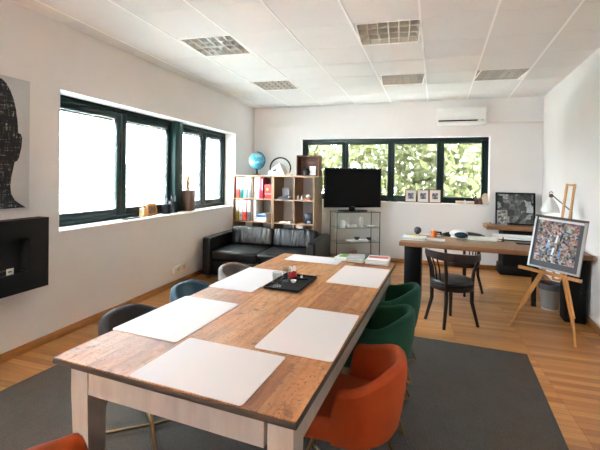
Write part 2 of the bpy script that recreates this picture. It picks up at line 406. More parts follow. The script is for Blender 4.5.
# window 1 (side wall): two units of two sashes with a projecting post between
yi = .215
w1 = struct(bpy.data.objects.new('window_1', None)); C.objects.link(w1); put(w1, LW)
def ls(u, v=150): return LW.pix(u, v, yi).x
f = MB(); fwid = .055
e0, e1 = LS0, LS1
p0, p1 = ls(171.5), ls(179)
f.box(e0, yi, LZ0, e1, yi + .08, LZ0 + fwid, .004, 1); f.box(e0, yi, LZ1 - fwid, e1, yi + .08, LZ1, .004, 1)
f.box(e0, yi, LZ0 + fwid, e0 + fwid, yi + .08, LZ1 - fwid); f.box(e1 - fwid, yi, LZ0 + fwid, e1, yi + .08, LZ1 - fwid)
f.build('frame', GREEN, w1)
MB().box(p0, yi - .07, LZ0, p1, yi + .1, LZ1, .006, 1).build('post', GREENLIT, w1)
m1 = ls(122.5); m2 = ls(204.5)
for a, c, h in ((e0 + fwid, m1 - .002, None), (m1 + .002, p0, m1 + .035), (p1, m2 - .002, None), (m2 + .002, e1 - fwid, None)):
    sash(w1, a, c, LZ0 + fwid, LZ1 - fwid, yi + .005, True, .075, hand=h)
MB().box(LS0 - .0, -.012, LZ0 - .02, LS1, T, LZ0 + .004, .004, 1).build('sill', SILL, w1)
rv = MB(); rv.box(LS0, 0.001, LZ1 - .004, LS1, T, LZ1 + .002); rv.box(LS1 - .004, .001, LZ0, LS1 + .002, T, LZ1); rv.box(LS0 - .002, .001, LZ0, LS0 + .004, T, LZ1)
rv.build('reveal', SILL, w1)
# window 2 (back wall): four sashes
w2 = struct(bpy.data.objects.new('window_2', None)); C.objects.link(w2); put(w2, BW)
yb = .14
def bs(u, v=170): return BW.pix(u, v, yb).x
c0, c1 = BS0, BS1
f = MB(); fb = .07
f.box(c0, yb, BZ0, c1, yb + .08, BZ0 + fb, .004, 1); f.box(c0, yb, BZ1 - fb, c1, yb + .08, BZ1, .004, 1)
f.box(c0, yb, BZ0 + fb, c0 + fb, yb + .08, BZ1 - fb); f.box(c1 - fb, yb, BZ0 + fb, c1, yb + .08, BZ1 - fb)
mm = [bs(344.7), bs(391), bs(440.2)]
for x in mm: f.box(x - .014, yb, BZ0 + fb, x + .014, yb + .08, BZ1 - fb)
f.build('frame', GREEN, w2)
ed = [c0 + fb - .01] + mm + [c1 - fb + .01]
for k in range(4): sash(w2, ed[k] + .012 * (k > 0), ed[k + 1] - .012 * (k < 3), BZ0 + fb - .01, BZ1 - fb + .01, yb + .008, False, .052, hand=None)
MB().box(BS0, -.01, BZ0 - .02, BS1, T, BZ0 + .003, .004, 1).build('sill', SILL, w2)
rv = MB(); rv.box(BS0, .001, BZ1 - .004, BS1, T, BZ1 + .002); rv.box(BS0 - .002, .001, BZ0, BS0 + .004, T, BZ1); rv.box(BS1 - .004, .001, BZ0, BS1 + .002, T, BZ1)
rv.build('reveal', SILL, w2)
# added unseen window in the wall behind the camera, brightens the room
w3 = struct(bpy.data.objects.new('added_window', None)); C.objects.link(w3); put(w3, FW)
for a, c in ((FA, 2.25), (2.25, FB)): sash(w3, a, c, FZ0, FZ1, .12, False)
# white trunking from the air conditioner to the corner
pa, pb = BW.pix(487, 122.6), BW.pix(543.3, 122.2)
struct(put(MB().box(pa.x, -.035, pa.z - .022, pb.x, 0, pa.z + .022, .004, 1).build('trim_3', mat((226, 220, 212), .5)), BW))

# ------------------------------------------------------------------ ceiling lights
def make_light(label, i, j):
    xc = GX + .6 * (i + .5); yc = gy(j, xc) + .3; xc = gx(i + .5, yc)
    t = thing('ceiling_light', label, 'ceiling light', None, (xc, yc, H), math.atan(SH), 'recessed louvre lights in the ceiling')
    h = .284
    hb = MB(); hb.box(-h, -h, .085, h, h, .095)
    for sx in (-1, 1): hb.box(sx * h, -h, 0, sx * (h + .004), h, .09); hb.box(-h, sx * h, 0, h, sx * (h + .004), .09)
    hb.build('housing', LOUVRE, t)
    rim = MB(); w = .012
    for sx in (-1, 1): rim.box(sx * (h - .004), -h - .012, -.004, sx * (h + w), h + .012, .004); rim.box(-h - .012, sx * (h - .004), -.004, h + .012, sx * (h + w), .004)
    rim.build('rim', TBAR, t)
    for k in range(4):
        y = -h + (k + .5) * h / 2; tb_ = MB().tube([(-h + .02, y, .06), (h - .02, y, .06)], .012, 10); tb_.build('lamp_tube', WHITE, t)
    lv = MB()
    for k in range(1, 4):
        y = -h + k * h / 2
        lv.add([(-h, y - .006, .0), (h, y - .006, 0), (h, y + .006, 0), (-h, y + .006, 0), (-h, y, .055), (h, y, .055)], [(0, 1, 2, 3), (0, 1, 5, 4), (3, 2, 5, 4), (0, 3, 4), (1, 2, 5)])
    for k in range(1, 6):
        x = -h + k * h / 3
        lv.add([(x - .005, -h, .004), (x - .005, h, .004), (x + .005, h, .004), (x + .005, -h, .004), (x, -h, .05), (x, h, .05)], [(0, 1, 2, 3), (0, 1, 5, 4), (3, 2, 5, 4), (0, 3, 4), (1, 2, 5)])
    for sy in (-1, 1): lv.add([(-h, sy * h, 0), (h, sy * h, 0), (h, sy * (h - .03), .06), (-h, sy * (h - .03), .06)], [(0, 1, 2, 3)])
    for sx in (-1, 1): lv.add([(sx * h, -h, 0), (sx * h, h, 0), (sx * (h - .03), h, .06), (sx * (h - .03), -h, .06)], [(0, 1, 2, 3)])
    lv.build('louvre', LOUVRE, t)
make_light('square louvre ceiling light above the windowed side wall, the nearer of that pair', -4, 0)
make_light('square louvre ceiling light in the corner above the sofa and bookcase', -4, 3)
make_light('square louvre ceiling light above the dining table, nearest to the viewer', -1, 0)
make_light('square louvre ceiling light in front of the television end of the back window', -1, 3)
make_light('square louvre ceiling light between the air conditioner and the bare side wall', 1, 3)

# ------------------------------------------------------------------ outdoors
def leaves(name, n, vol, size, mats, label, cat):
    b = MB(); rr = random.Random(len(name) + n)
    for k in range(n):
        p = Vector(vol(rr)); a = Vector((rr.gauss(0, 1), rr.gauss(0, 1), rr.gauss(0, 1))).normalized(); c = a.orthogonal().normalized(); c.rotate(Matrix.Rotation(rr.random() * 6.3, 3, a)); d = a.cross(c)
        s = size * rr.uniform(.6, 1.4)
        b.add([p - c * s, p + d * s * .5, p + c * s, p - d * s * .5], [(0, 1, 2, 3)])
    o = b.build(name, mats); o['kind'] = 'stuff'; tag(o, label, cat); return o
LEAF = foliage_mat('hedge_leaf', (98, 102, 68), (122, 126, 88)); FAR = foliage_mat('far_tree_leaf', (16, 26, 20), (28, 38, 30))
def hv(r):
    x = r.uniform(-4.5, 3.5); z = r.uniform(-.6, 5.8 + .35 * math.sin(x * 2.1) + .25 * math.sin(x * 5.3)) ; return (x, D + 1.7 + r.random() * 1.5 + .3 * math.sin(x * 3 + z * 2), z)
leaves('garden_hedge', 26000, hv, .12, LEAF, 'tall yellow-green leafy hedge growing outside the back window', 'hedge')
def tv(r):
    y = r.uniform(-4, 26); z = r.uniform(-3, 1.75 + .35 * math.sin(y * .9) + .25 * math.sin(y * 2.3)); return (-17 - r.random() * 3, y, z)
leaves('distant_trees', 6000, tv, .32, FAR, 'pale distant treetops seen through the blinds of the side window', 'trees')
BOUNCE = mat((204, 204, 202), .9)
struct(MB().prism([(-9.0, -8), (XLy(-8) - .35, -8), (XLy(9) - .35, 9.5), (-9.0, 9.5)], -.5, -.4).build('bounce_slab', BOUNCE))  # added pale slab below the sight lines, bounces sun up through the side window
struct(MB().prism([(XLy(YF)-.3, YF-.3),(XRy(YF)+.3, YF-.3),(2.0,D+.42),(-3.85,D+.14)], H+.12, 6.2).build('sun_block', WALL))  # added unseen block above the ceiling, keeps the sun off the hedge
gr = MB().box(-40, -14, -3.2, 14, 40, -3.1).build('ground', mat((148, 150, 152), .9)); struct(gr)

# ------------------------------------------------------------------ rug, table
rb = at(527, 355, 0)
RF = Frame(rb.x, rb.y, -.0345)
ru = MB().box(-3.35, -4.4, 0, 0, 0, .008, .003, 1).build('area_rug', RUG)
left = RF.loc(at(30, 378, 0)).x
ru.data.transform(Matrix.Diagonal((abs(left) / 3.35, 1, 1, 1)))
tag(put(ru, RF), 'large dark grey woven rug spread under the long dining table', 'rug')

TF = Frame(-1.4984, 1.1461, -.0296)
TW, TL, TZ = 1.1041, 2.4239, .77
t = thing('dining_table', 'long dining table with weathered plank top and white painted legs', 'table', TF)
RG = .008
tp = MB().box(0, 0, TZ - .03, TW, TL, TZ, .006, 2)
me = tp
top = MB(); top.prism(rrect(.004, .004, TW - .004, TL - .004, .008), TZ - .004, TZ, 0); top.box(0, 0, TZ - .028, TW, TL, TZ - .003, .006, 2, 1)
top.build('tabletop', [TOPW, EDGE], t)
ap = MB(); o_, aw, ah = .05, .022, .126
z1 = TZ - .028
ap.box(o_ + .09, o_ + .004, z1 - ah, TW - o_ - .09, o_ + .004 + aw, z1); ap.box(o_ + .09, TL - o_ - .004 - aw, z1 - ah, TW - o_ - .09, TL - o_ - .004, z1)
ap.box(.054, o_ + .09, z1 - ah, .054 + aw, TL - o_ - .09, z1); ap.box(TW - .034 - aw, o_ + .09, z1 - ah, TW - .034, TL - o_ - .09, z1)
ap.build('apron', WHITEW, t)
for sx in (0, 1):
    for sy in (0, 1):
        x0 = .05 + sx * (TW - .08 - .095); y0 = o_ + sy * (TL - 2 * o_ - .095)
        lg = MB(); tpx = .018
        xa, xb = (x0, x0 + .095); ya, yb_ = (y0, y0 + .095)
        bx = [(xa, ya), (xb, ya), (xb, yb_), (xa, yb_)]
        cx_, cy_ = (xb if sx == 0 else xa), (yb_ if sy == 0 else ya)
        bot = [(cx_ + (p[0] - cx_) * .82, cy_ + (p[1] - cy_) * .82) for p in bx]
        lg.add([p + (z1 - ah,) for p in bx] + [p + (RG,) for p in bot] + [p + (z1,) for p in bx], [(0, 1, 5, 4), (1, 2, 6, 5), (2, 3, 7, 6), (3, 0, 4, 7), (4, 5, 6, 7), (0, 1, 9, 8), (1, 2, 10, 9), (2, 3, 11, 10), (3, 0, 8, 11), (8, 9, 10, 11)])
        lg.build('leg', WHITEW, t)

MT = .0025
def placemat(x0, y0, x1, y1, label, rz=0):
    w, h = x1 - x0, y1 - y0
    o = MB().prism(rrect(-w / 2, -h / 2, w / 2, h / 2, .014), 0, MT).build('placemat', MATW)
    c = TF.loc(((x0 + x1) / 2, (y0 + y1) / 2, 0)); c.z = TZ
    tag(put(o, TF, c, rz), label, 'placemat', 'white placemats on the dining table')
    return o
placemat(-1.086, 1.135, -.59, 1.51, 'white placemat set at the near end of the plank table')
placemat(-1.492, 1.452, -1.098, 2.03, 'white placemat on the window side of the table, next to the near-end mat')
placemat(-1.468, 2.268, -1.125, 2.872, 'white placemat on the window side, beside the black tray of glasses')
placemat(-.752, 1.535, -.386, 2.11, 'white placemat on the table edge beside the orange tub chair', .02)
placemat(-.737, 2.688, -.352, 3.27, 'white placemat in front of the red and white book pile')
placemat(-1.31, 3.275, -.80, 3.535, 'white placemat at the far end of the table, nearest the sofa')

# tray with glasses
tc = at(291.5, 283, TZ); tr0 = Frame(tc.x, tc.y, -.02)
tl = [tr0.loc(at(*p, TZ)) for p in ((266, 289), (299, 293), (315, 279), (284, 274))]
tx0, tx1 = -.125, .125; ty0, ty1 = -.2, .2
t = thing('serving_tray', 'flat black serving tray holding glasses on the plank tabletop', 'tray', tr0, (0, 0, TZ))
MB().prism(rrect(tx0, ty0, tx1, ty1, .012), 0, .006).build('base', BLACKM, t)
lip = MB()
for a, b2 in (((tx0, ty0), (tx1, ty0)), ((tx1, ty0), (tx1, ty1)), ((tx1, ty1), (tx0, ty1)), ((tx0, ty1), (tx0, ty0))): lip.bar(a + (.008,), b2 + (.008,), .008, .014)
lip.build('rim', BLACKM, t)
def tumbler(u, v, label, h=.1, r=.034):
    p = at(u, v, TZ + .006)
    b = MB().lathe([(r * .9, 0), (r, h), (r - .003, h), (r * .9 - .003, .008), (0, .008)], 24)
    o = b.build('tumbler', TUMBLER); tag(put(o, None, (p.x, p.y, TZ + .007)), label, 'glass', 'smoked tumblers on the black tray'); return o
tumbler(277, 286.5, 'smoked glass tumbler standing at the near corner of the black tray')
tumbler(286.5, 281.5, 'dark smoked tumbler between the other tumbler and the red shakers', .1, .033)
def shaker(u, v, label):
    p = at(u, v, TZ + .006); t = thing('shaker', label, 'shaker', None, (p.x, p.y, TZ + .007), 0, 'red shakers on the black tray')
    MB().lathe([(.02, 0), (.021, .03), (.016, .045), (0, .045)], 16).build('base', mat((196, 30, 26), .3), t)
    MB().lathe([(.014, .045), (.016, .06), (.012, .075), (.008, .082), (0, .084)], 16).build('cap', mat((226, 222, 214), .3), t)
shaker(290.5, 277.6, 'red shaker with pale cap beside the dark smoked tumbler')
shaker(294.2, 276.6, 'red shaker with pale cap, farther from the smoked tumblers')
p = at(293.5, 282.6, TZ + .006); t = thing('sugar_bowl', 'tiny white bowl at the middle of the black tray', 'bowl', None, (p.x, p.y, TZ + .007))
MB().lathe([(.012, 0), (.022, .018), (.02, .018), (.01, .004), (0, .004)], 16).build('bowl', WHITE, t)
p = at(303, 279.4, TZ + .006); t = thing('bottle_opener', 'black opener with a white knob at the far side of the tray', 'opener', None, (p.x, p.y, TZ + .007), .3)
MB().box(-.035, -.012, 0, .035, .012, .01, .004).build('body', PIANO, t); MB().ball((-.01, .0, .018), .01).build('knob', WHITE, t)

# books at the far end of the table
def book(fr, x, y, z, w, h, th, cover, label, rz=0, stripe=None, group=None, name='paperback_book'):
    t = thing(name, label, 'book', fr, (x, y, z), rz, group)
    MB().box(-w / 2 + .002, -h / 2 + .003, .0012, w / 2 - .003, h / 2 - .003, th - .0012).build('pages', PAPER, t)
    c = MB(); c.box(-w / 2, -h / 2, 0, w / 2, h / 2, .0014); c.box(-w / 2, -h / 2, th - .0014, w / 2, h / 2, th); c.box(-w / 2, -h / 2, 0, -w / 2 + .0016, h / 2, th)
    c.build('cover', cover, t)
    if stripe:
        s = MB(); x0, y0, x1, y1 = stripe[1]
        s.box(x0 * w, y0 * h, th, x1 * w, y1 * h, th + .0006); s.build('cover_print', stripe[0], t)
    return t
def tabloc(u, v, z=TZ): q = TF.loc(at(u, v, z)); return q.x, q.y
x, y = tabloc(378, 262.5); zz = TZ + MT
RED = mat((188, 44, 38), .45); GRN = mat((96, 160, 70), .5)
book(TF, x, y, zz, .2, .24, .016, mat((226, 224, 228), .4), 'thick white book at the bottom of the red-striped pile', .04, None, 'books on the dining table')
book(TF, x + .002, y + .004, zz + .0165, .19, .225, .012, mat((210, 206, 212), .4), 'pale book in the middle of the red-striped pile', -.03, None, 'books on the dining table')
book(TF, x + .004, y + .002, zz + .029, .19, .22, .012, mat((238, 236, 234), .4), 'white book with a red cover stripe, topmost of its pile', .06, (RED, (-.46, -.12, .46, .3)), 'books on the dining table')
x2, y2 = tabloc(357.5, 260.5)
book(TF, x2, y2, zz, .15, .22, .018, mat((92, 132, 80), .45), 'green-edged book under the grey pictorial magazine', -.05, None, 'books on the dining table')
book(TF, x2 - .012, y2 - .006, zz + .0185, .15, .21, .02, mat((176, 172, 176), .35), 'grey pictorial magazine lying on the green-edged book', .1, (mat((206, 204, 206), .4), (-.3, -.3, .2, .1)), 'books on the dining table')
x3, y3 = tabloc(343.5, 258.8)
book(TF, x3 - .01, y3, zz, .13, .2, .012, mat((232, 232, 228), .4), 'white booklet under the bright green leaflet', .08, None, 'books on the dining table')
book(TF, x3 - .005, y3 + .01, zz + .0125, .125, .19, .008, mat((224, 226, 222), .4), 'white and bright green leaflet lying on top of a booklet', -.1, (GRN, (-.3, -.15, .45, .45)), 'books on the dining table')

# ------------------------------------------------------------------ tub chairs
def tub_meshes(mv):
    Rm, yc, ya, th = .242, -.035, .01, .05
    arc = PI * Rm; arm = ya - yc; Ltot = arc / 2 + arm
    NT = 56; rows = []
    zb, ztop = .345, .69
    for i in range(NT + 1):
        sgn = -1 if i < NT / 2 else 1
        q = abs(i / NT * 2 - 1)                     # 0 at the back, 1 at the arm ends
        q = 1 - 2 * (1 - q) ** 2 if q > .5 else q
        l = q * Ltot
        phi = q
        sm = max(0, min(1, (phi - .22) / .66)); sm = sm * sm * (3 - 2 * sm)
        zt = ztop - .075 * sm
        if phi > .88: zt = .42 + (zt - .42) * math.sqrt(max(0, 1 - ((phi - .88) / .12) ** 2)) 
        sec = []
        offs = []
        rr_ = min(th / 2, .5 * (zt - .36))
        zs = [zb, .37, .43, .5, .56, .61]
        for z in zs: offs.append((th / 2, zb + (z - zb) * (zt - th / 2 - zb) / (.61 - zb)))
        for a in (0, 30, 60, 90, 120, 150, 180): offs.append((th / 2 * math.cos(math.radians(a)), zt - th / 2 + th / 2 * math.sin(math.radians(a))))
        for z in (.56, .5, .44, .40): offs.append((-th / 2, zb + (z - zb) * (zt - th / 2 - zb) / (.61 - zb)))
        for o, z in offs:
            k = .80 + .2 * min(1, max(0, (z - zb) / .22)) ** .6
            Rr = Rm * k + o
            if l <= arc / 2:
                a = l / Rm; px, py = Rr * math.sin(a), yc - Rr * math.cos(a)
            else: px, py = Rr, yc + (l - arc / 2) * (.9 + .1 * k)
            sec.append((sgn * px, py, z))
        rows.append(sec)
    n = len(rows[0]); b = MB()
    vs = [p for r in rows for p in r]
    fs = [(i * n + k, (i + 1) * n + k, (i + 1) * n + k + 1, i * n + k + 1) for i in range(NT) for k in range(n - 1)]
    fs += [tuple(range(n)), tuple(NT * n + k for k in range(n - 1, -1, -1))]
    b.add(vs, fs, 0, True)
    seat = MB(); pl = []
    for k in range(17): a = PI + PI * k / 16; pl.append((.215 * math.cos(a), -.015 + .215 * math.sin(a)))
    for k in range(13):
        a = PI * k / 12; pl.append((.222 * math.copysign(abs(math.cos(a)) ** .6, math.cos(a)), .16 + .1 * math.sin(a) ** .6))
    seat.prism(pl, .345, .455, 0, .028)
    return b, seat
def tub_chair(vel, fr_loc, rz, label):
    t = thing('tub_chair', label, 'chair', None, fr_loc, rz, None)
    b, s = tub_meshes(vel)
    b.build('backrest', vel, t); s.build('seat', vel, t)
    for sg in (1, -1):
        k, kb, h = .205, .262, RG + .009
        a = [(.13 * sg, -.13, .345), (.15 * sg, -.15, .29), (k * sg - .004 * sg, -kb + .006, h + .012), (k * sg, -kb, h + .003), (k * sg - .008 * sg, -kb + .012, h)]
        c = [(-x, -y * k / kb, z) for x, y, z in reversed(a)]
        if sg < 0:  # the second rod passes over the first
            mid = [(-.03, -.03, h), (0, 0, h + .0185), (.03, .03, h)]
        else: mid = [(0, 0, h)]
        MB().tube(a + mid + c, .009, 8).build('leg_rod', BRASS, t)
    return t
ORANGE = velvet('orange_velvet', (146, 58, 18), .3); GREENV = velvet('green_velvet', (12, 66, 50)); GREYV = velvet('charcoal_velvet', (62, 60, 62), .35); BLUEV = velvet('blue_velvet', (58, 86, 106)); LGREY = velvet('light_grey_velvet', (122, 116, 113))
a90 = PI / 2
tub_chair(ORANGE, (-.41, 1.845, RG), a90 + .02, 'orange velvet tub chair on the rug at the near corner of the table')
tub_chair(GREENV, (-.405, 2.53, RG), a90 - .02, 'green velvet tub chair between the orange chair and the other green chair')
tub_chair(GREENV, (-.39, 3.12, RG), a90 - .02, 'green velvet tub chair nearest to the wooden desk')
tub_chair(GREYV, (-1.595, 1.86, RG), -a90, 'charcoal velvet tub chair at the window side, nearest the fireplace')
tub_chair(BLUEV, (-1.59, 2.49, RG), -a90, 'blue velvet tub chair between the charcoal and the pale grey ones')
tub_chair(LGREY, (-1.605, 3.18, RG), -a90, 'pale grey velvet tub chair nearest to the black sofa')
tub_chair(ORANGE, (-.945, .925, RG), -.45, 'orange velvet tub chair at the near end of the table, mostly cut off')

# ------------------------------------------------------------------ sofa
SF = Frame(-3.265, 4.85, .07)
SW, SD = 1.735, 1.06
t = thing('leather_sofa', 'low black leather two-seat sofa in front of the oak bookcase', 'sofa', SF)
MB().box(.1, .06, .06, SW - .1, SD - .05, .27, .015).build('base', LEATHER, t)
for sx in (0, 1):
    x0 = sx * (SW - .13); MB().box(x0, 0, .06, x0 + .13, SD, .625, .03, 3).build('armrest', LEATHER, t)
MB().box(.1, SD - .16, .06, SW - .1, SD, .62, .03, 3).build('back_frame', LEATHER, t)
for k in range(2):
    x0 = .13 + k * (SW - .26) / 2; x1 = x0 + (SW - .26) / 2
    MB().box(x0 + .003, .02, .27, x1 - .003, SD - .2, .43, .04, 4).build('seat_cushion', LEATHER, t)
    bc = MB(); bm = bmesh.new(); bmesh.ops.create_cube(bm, size=1)
    bmesh.ops.bevel(bm, geom=bm.edges[:], offset=.16, segments=4, profile=.5, affect='EDGES')
    M = Matrix.Translation(((x0 + x1) / 2, SD - .27, .555)) @ Matrix.Rotation(-.22, 4, 'X') @ Matrix.Diagonal((x1 - x0 - .006, .2, .30, 1))
    bc.bm(bm, 0, True, M); bc.build('back_cushion', PLEAT, t)
for x in (.06, SW - .1):
    for y in (.04, SD - .1): MB().box(x, y, 0, x + .05, y + .05, .065).build('foot', CHROME, t)

# ------------------------------------------------------------------ bookcases (two open units side by side)
fl_, fr_ = at(234, 175, HC + .0001), None
BF = Frame(-3.44, 6.13, .0)
CD, BT = .47, .024
bx = [BF.pix(u, 200).x for u in (232.8, 252.0, 272, 274.6, 293.8, 314.3)]
bx_0, bx_1, bx_2, bx_3, bx_4, bx_5 = bx
ztop = BF.pix(274, 175.5).z; zr = [BF.pix(274, v).z for v in (199.3, 222.6)]
dz = zr[0] - zr[1]; rows = [zr[0], zr[1], zr[1] - dz, .06]
def bookcase(x0, xm, x1, label):
    t = thing('bookcase', label, 'bookcase', BF, (x0, 0, 0))
    w = x1 - x0; m = xm - x0
    MB().box(0, 0, 0, BT, CD, ztop - BT).build('side_panel', OAKV, t); MB().box(w - BT, 0, 0, w, CD, ztop - BT).build('side_panel', OAKV, t)
    MB().box(0, 0, ztop - BT, w, CD, ztop).build('top_board', OAK, t)
    for z in rows: MB().box(BT, .002, z - .018, w - BT, CD - .009, z).build('shelf_board', OAK, t)
    MB().box(BT, CD - .008, rows[-1], w - BT, CD - .002, ztop - BT).build('back_panel', mat((205, 201, 196), .7), t)
    MB().box(m - .009, .004, rows[-1], m + .009, CD - .009, ztop - BT).build('divider', OAKV, t)
    return t
bookcase(bx_0, bx_1, bx_2 + .008, 'open oak bookcase full of ring binders next to the window wall')
bookcase(bx_2 + .012, bx_4, bx_5, 'open oak bookcase with mostly ornaments, next to the television')
def binder(u0, u1, shelf, hpx, spine, label_c, label, lean=0, full=False):
    z0 = rows[shelf]; xa, xb = BF.pix(u0, 190 + 24 * shelf, .03).x, BF.pix(u1, 190 + 24 * shelf, .03).x
    if xa < bx_1: xa = max(xa, bx_0 + BT + .001); xb = min(xb, bx_1 - .011)
    else: xa = max(xa, bx_1 + .011)
    w = xb - xa - .003; h = hpx
    t = thing('ring_binder', label, 'binder', BF, ((xa + xb) / 2, .03, z0 + .001), 0, 'ring binders in the bookcase')
    MB().box(-w / 2, 0, 0, w / 2, .28, h, .003, 1).build('cover', spine, t)
    MB().box(-w / 2 + .006, -.0015, h * .42, w / 2 - .006, 0, h - .012).build('spine_label', label_c, t)
    r = MB().lathe([(.007, -.002), (.011, -.002), (.011, 0), (.007, 0)], 14, M=Matrix.Translation((0, 0, h * .24)) @ Matrix.Rotation(PI / 2, 4, 'X')); r.build('finger_hole', BLACK, t)
    return t
c_ = lambda *x: mat(x, .5)
HB = .382
binder(236, 239.8, 0, HB, c_(206, 66, 52), WHITE, 'red ring binder with white spine label, upper row next to the window')
binder(240.1, 243.3, 0, HB, c_(20, 112, 102), WHITE, 'teal green ring binder on the upper row')
binder(243.5, 247.4, 0, HB, c_(150, 200, 214), c_(206, 226, 230), 'pale blue ring binder on the upper row')
binder(247.7, 251.2, 0, HB, c_(150, 144, 142), WHITE, 'grey ring binder on the upper row beside the divider')
binder(253.2, 256, 0, HB, c_(222, 212, 200), c_(236, 230, 222), 'cream ring binder on the upper row')
binder(256.1, 259, 0, HB, c_(236, 234, 232), c_(226, 222, 222), 'white ring binder on the upper row beside a crimson one')
binder(259.1, 261.2, 0, HB, c_(198, 52, 78), c_(210, 90, 110), 'crimson ring binder on the upper row, thicker neighbour of a slim one')
binder(261.3, 263, 0, HB - .02, c_(170, 40, 64), c_(230, 200, 205), 'slim dark crimson ring binder beside the red box')
binder(235.4, 238.6, 1, HB, c_(176, 160, 50), WHITE, 'olive yellow ring binder on the lower row')
binder(239, 242.2, 1, HB, c_(230, 228, 224), c_(240, 240, 238), 'white ring binder on the lower row between olive and red')
binder(242.5, 246.6, 1, HB, c_(208, 58, 48), WHITE, 'red ring binder with white spine label on the lower row')
binder(247, 250.6, 1, HB, c_(112, 112, 112), WHITE, 'dark grey ring binder on the lower row')
binder(252.9, 256.2, 1, HB, c_(232, 230, 228), c_(242, 242, 240), 'white ring binder on the lower row beside the flat books')
def bcpt(u, v, y): return BF.pix(u, v, y)
def onshelf(u, shelf, y): q = BF.pix(u, 190 + 24 * shelf, y); return (q.x, y, (ztop if shelf < 0 else rows[shelf]) + .001)
# red box
l = onshelf(267.6, 0, .06); t = thing('gift_box', 'squat red box with a yellow emblem on the upper bookcase row', 'box', BF, l)
MB().box(-.068, 0, 0, .068, .2, .255, .006).build('box', c_(196, 44, 46), t); MB().lathe([(.024, -.002), (.024, .001)], 16, M=Matrix.Translation((-.005, 0, .17)) @ Matrix.Rotation(PI / 2, 4, 'X')).build('emblem', c_(226, 170, 60), t)
MB().box(-.068, -.001, .075, .068, 0, .1).build('band', c_(226, 120, 120), t)
# flat books
l = onshelf(264.2, 1, .16)
fb_ = [('white', c_(232, 234, 234), .045), ('white', c_(214, 222, 226), .03), ('blue', c_(20, 104, 168), .04), ('pale', c_(196, 214, 222), .018)]
zz = l[2]; names = ['thick white book at the bottom of the flat stack in the bookcase', 'grey-white book second from the bottom of the flat stack in the bookcase', 'blue book lying in the flat stack in the bookcase', 'thin pale book topping the flat stack in the bookcase']
for k, (n_, c2, th) in enumerate(fb_):
    book(BF, l[0] + (.004 * (k % 2)), l[1], zz, .25, .2 - .012 * k, th, c2, names[k], PI / 2, None, 'flat books in the bookcase', 'hardback_book'); zz += th + .0008
# ornaments in the other unit
l = onshelf(285, 0, .12); t = thing('model_ship_tray', 'dark navy tray with a grey card standing behind it on a bookcase shelf', 'tray', BF, l)
MB().prism(rrect(-.12, -.06, .12, .06, .02), 0, .03).build('tray', mat((34, 42, 62), .5), t); MB().prism([(-.11, .03), (.1, .03), (.06, .075), (0, .05), (-.08, .05)], -.03, .03, axis='y').build('hull', mat((26, 32, 48), .5), t)
MB().box(-.09, .09, 0, .05, .1, .2).build('card', mat((150, 150, 152), .6), t); MB().ball((.09, -.02, .045), .018).build('knob', PAPER, t)
for u, lb in ((298.2, 'small white figurine on a bookcase shelf, beside the dark tray cell'), (301.8, 'small white figurine on a bookcase shelf, beside the domed clay dish')):
    l = onshelf(u, 0, .08); t = thing('figurine', lb, 'figurine', BF, l, 0, 'white shelf figurines')
    MB().lathe([(.016, 0), (.02, .01), (.012, .03), (.016, .05), (.01, .06), (0, .062)], 14).build('body', WHITE, t); MB().ball((0, 0, .07), .012).build('head', WHITE, t)
l = onshelf(307.6, 0, .1); t = thing('domed_dish', 'reddish clay dish with a white dome on a bookcase shelf', 'dish', BF, l)
MB().box(-.06, -.05, 0, .06, .05, .035, .008).build('dish', c_(150, 92, 70), t); MB().ball((.01, 0, .06), .038, (1, 1, .9)).build('dome', mat((206, 210, 210), .25), t)
l = onshelf(286.5, 1, .12); t = thing('paper_fan', 'flat white paper ornament lying on a bookcase shelf', 'ornament', BF, l)
MB().prism([(-.11, -.05), (.1, -.06), (.12, .02), (.02, .07), (-.1, .05)], 0, .02).build('sheet', PAPER, t); MB().box(-.02, -.05, .02, .03, -.02, .028).build('seal', c_(190, 110, 96), t)
l = onshelf(308.2, 1, .1); t = thing('navy_box', 'square dark navy box on the lower bookcase shelf near the television', 'box', BF, l)
MB().box(-.07, 0, 0, .07, .15, .17, .004, 1).build('box', mat((28, 34, 56), .4), t); MB().lathe([(.03, -.002), (.02, -.001)], 16, M=Matrix.Translation((-.02, 0, .11)) @ Matrix.Rotation(PI / 2, 4, 'X')).build('emblem', c_(120, 130, 160), t)
l = onshelf(309, 1, .04); tag(put(MB().ball((0, 0, .03), .03, (1.2, .7, 1)).build('silver_shell', mat((150, 154, 166), .3, .6)), BF, l), 'small silver shell in front of the navy box', 'ornament')
l = onshelf(298.6, 2, .03); t = thing('silver_case', 'small silver case on the bookcase shelf just above the sofa back', 'case', BF, (l[0], l[1], BF.pix(297, 229, .03).z)); t.location = BF.wld((l[0], .05, rows[2] + .001))
zc = BF.pix(297.5, 225, .05).z - rows[2]
MB().box(-.065, 0, 0, .065, .12, zc, .006).build('case', mat((200, 200, 202), .4), t); MB().box(-.06, -.002, zc * .75, .06, 0, zc * .85).build('seam', BLACKM, t)

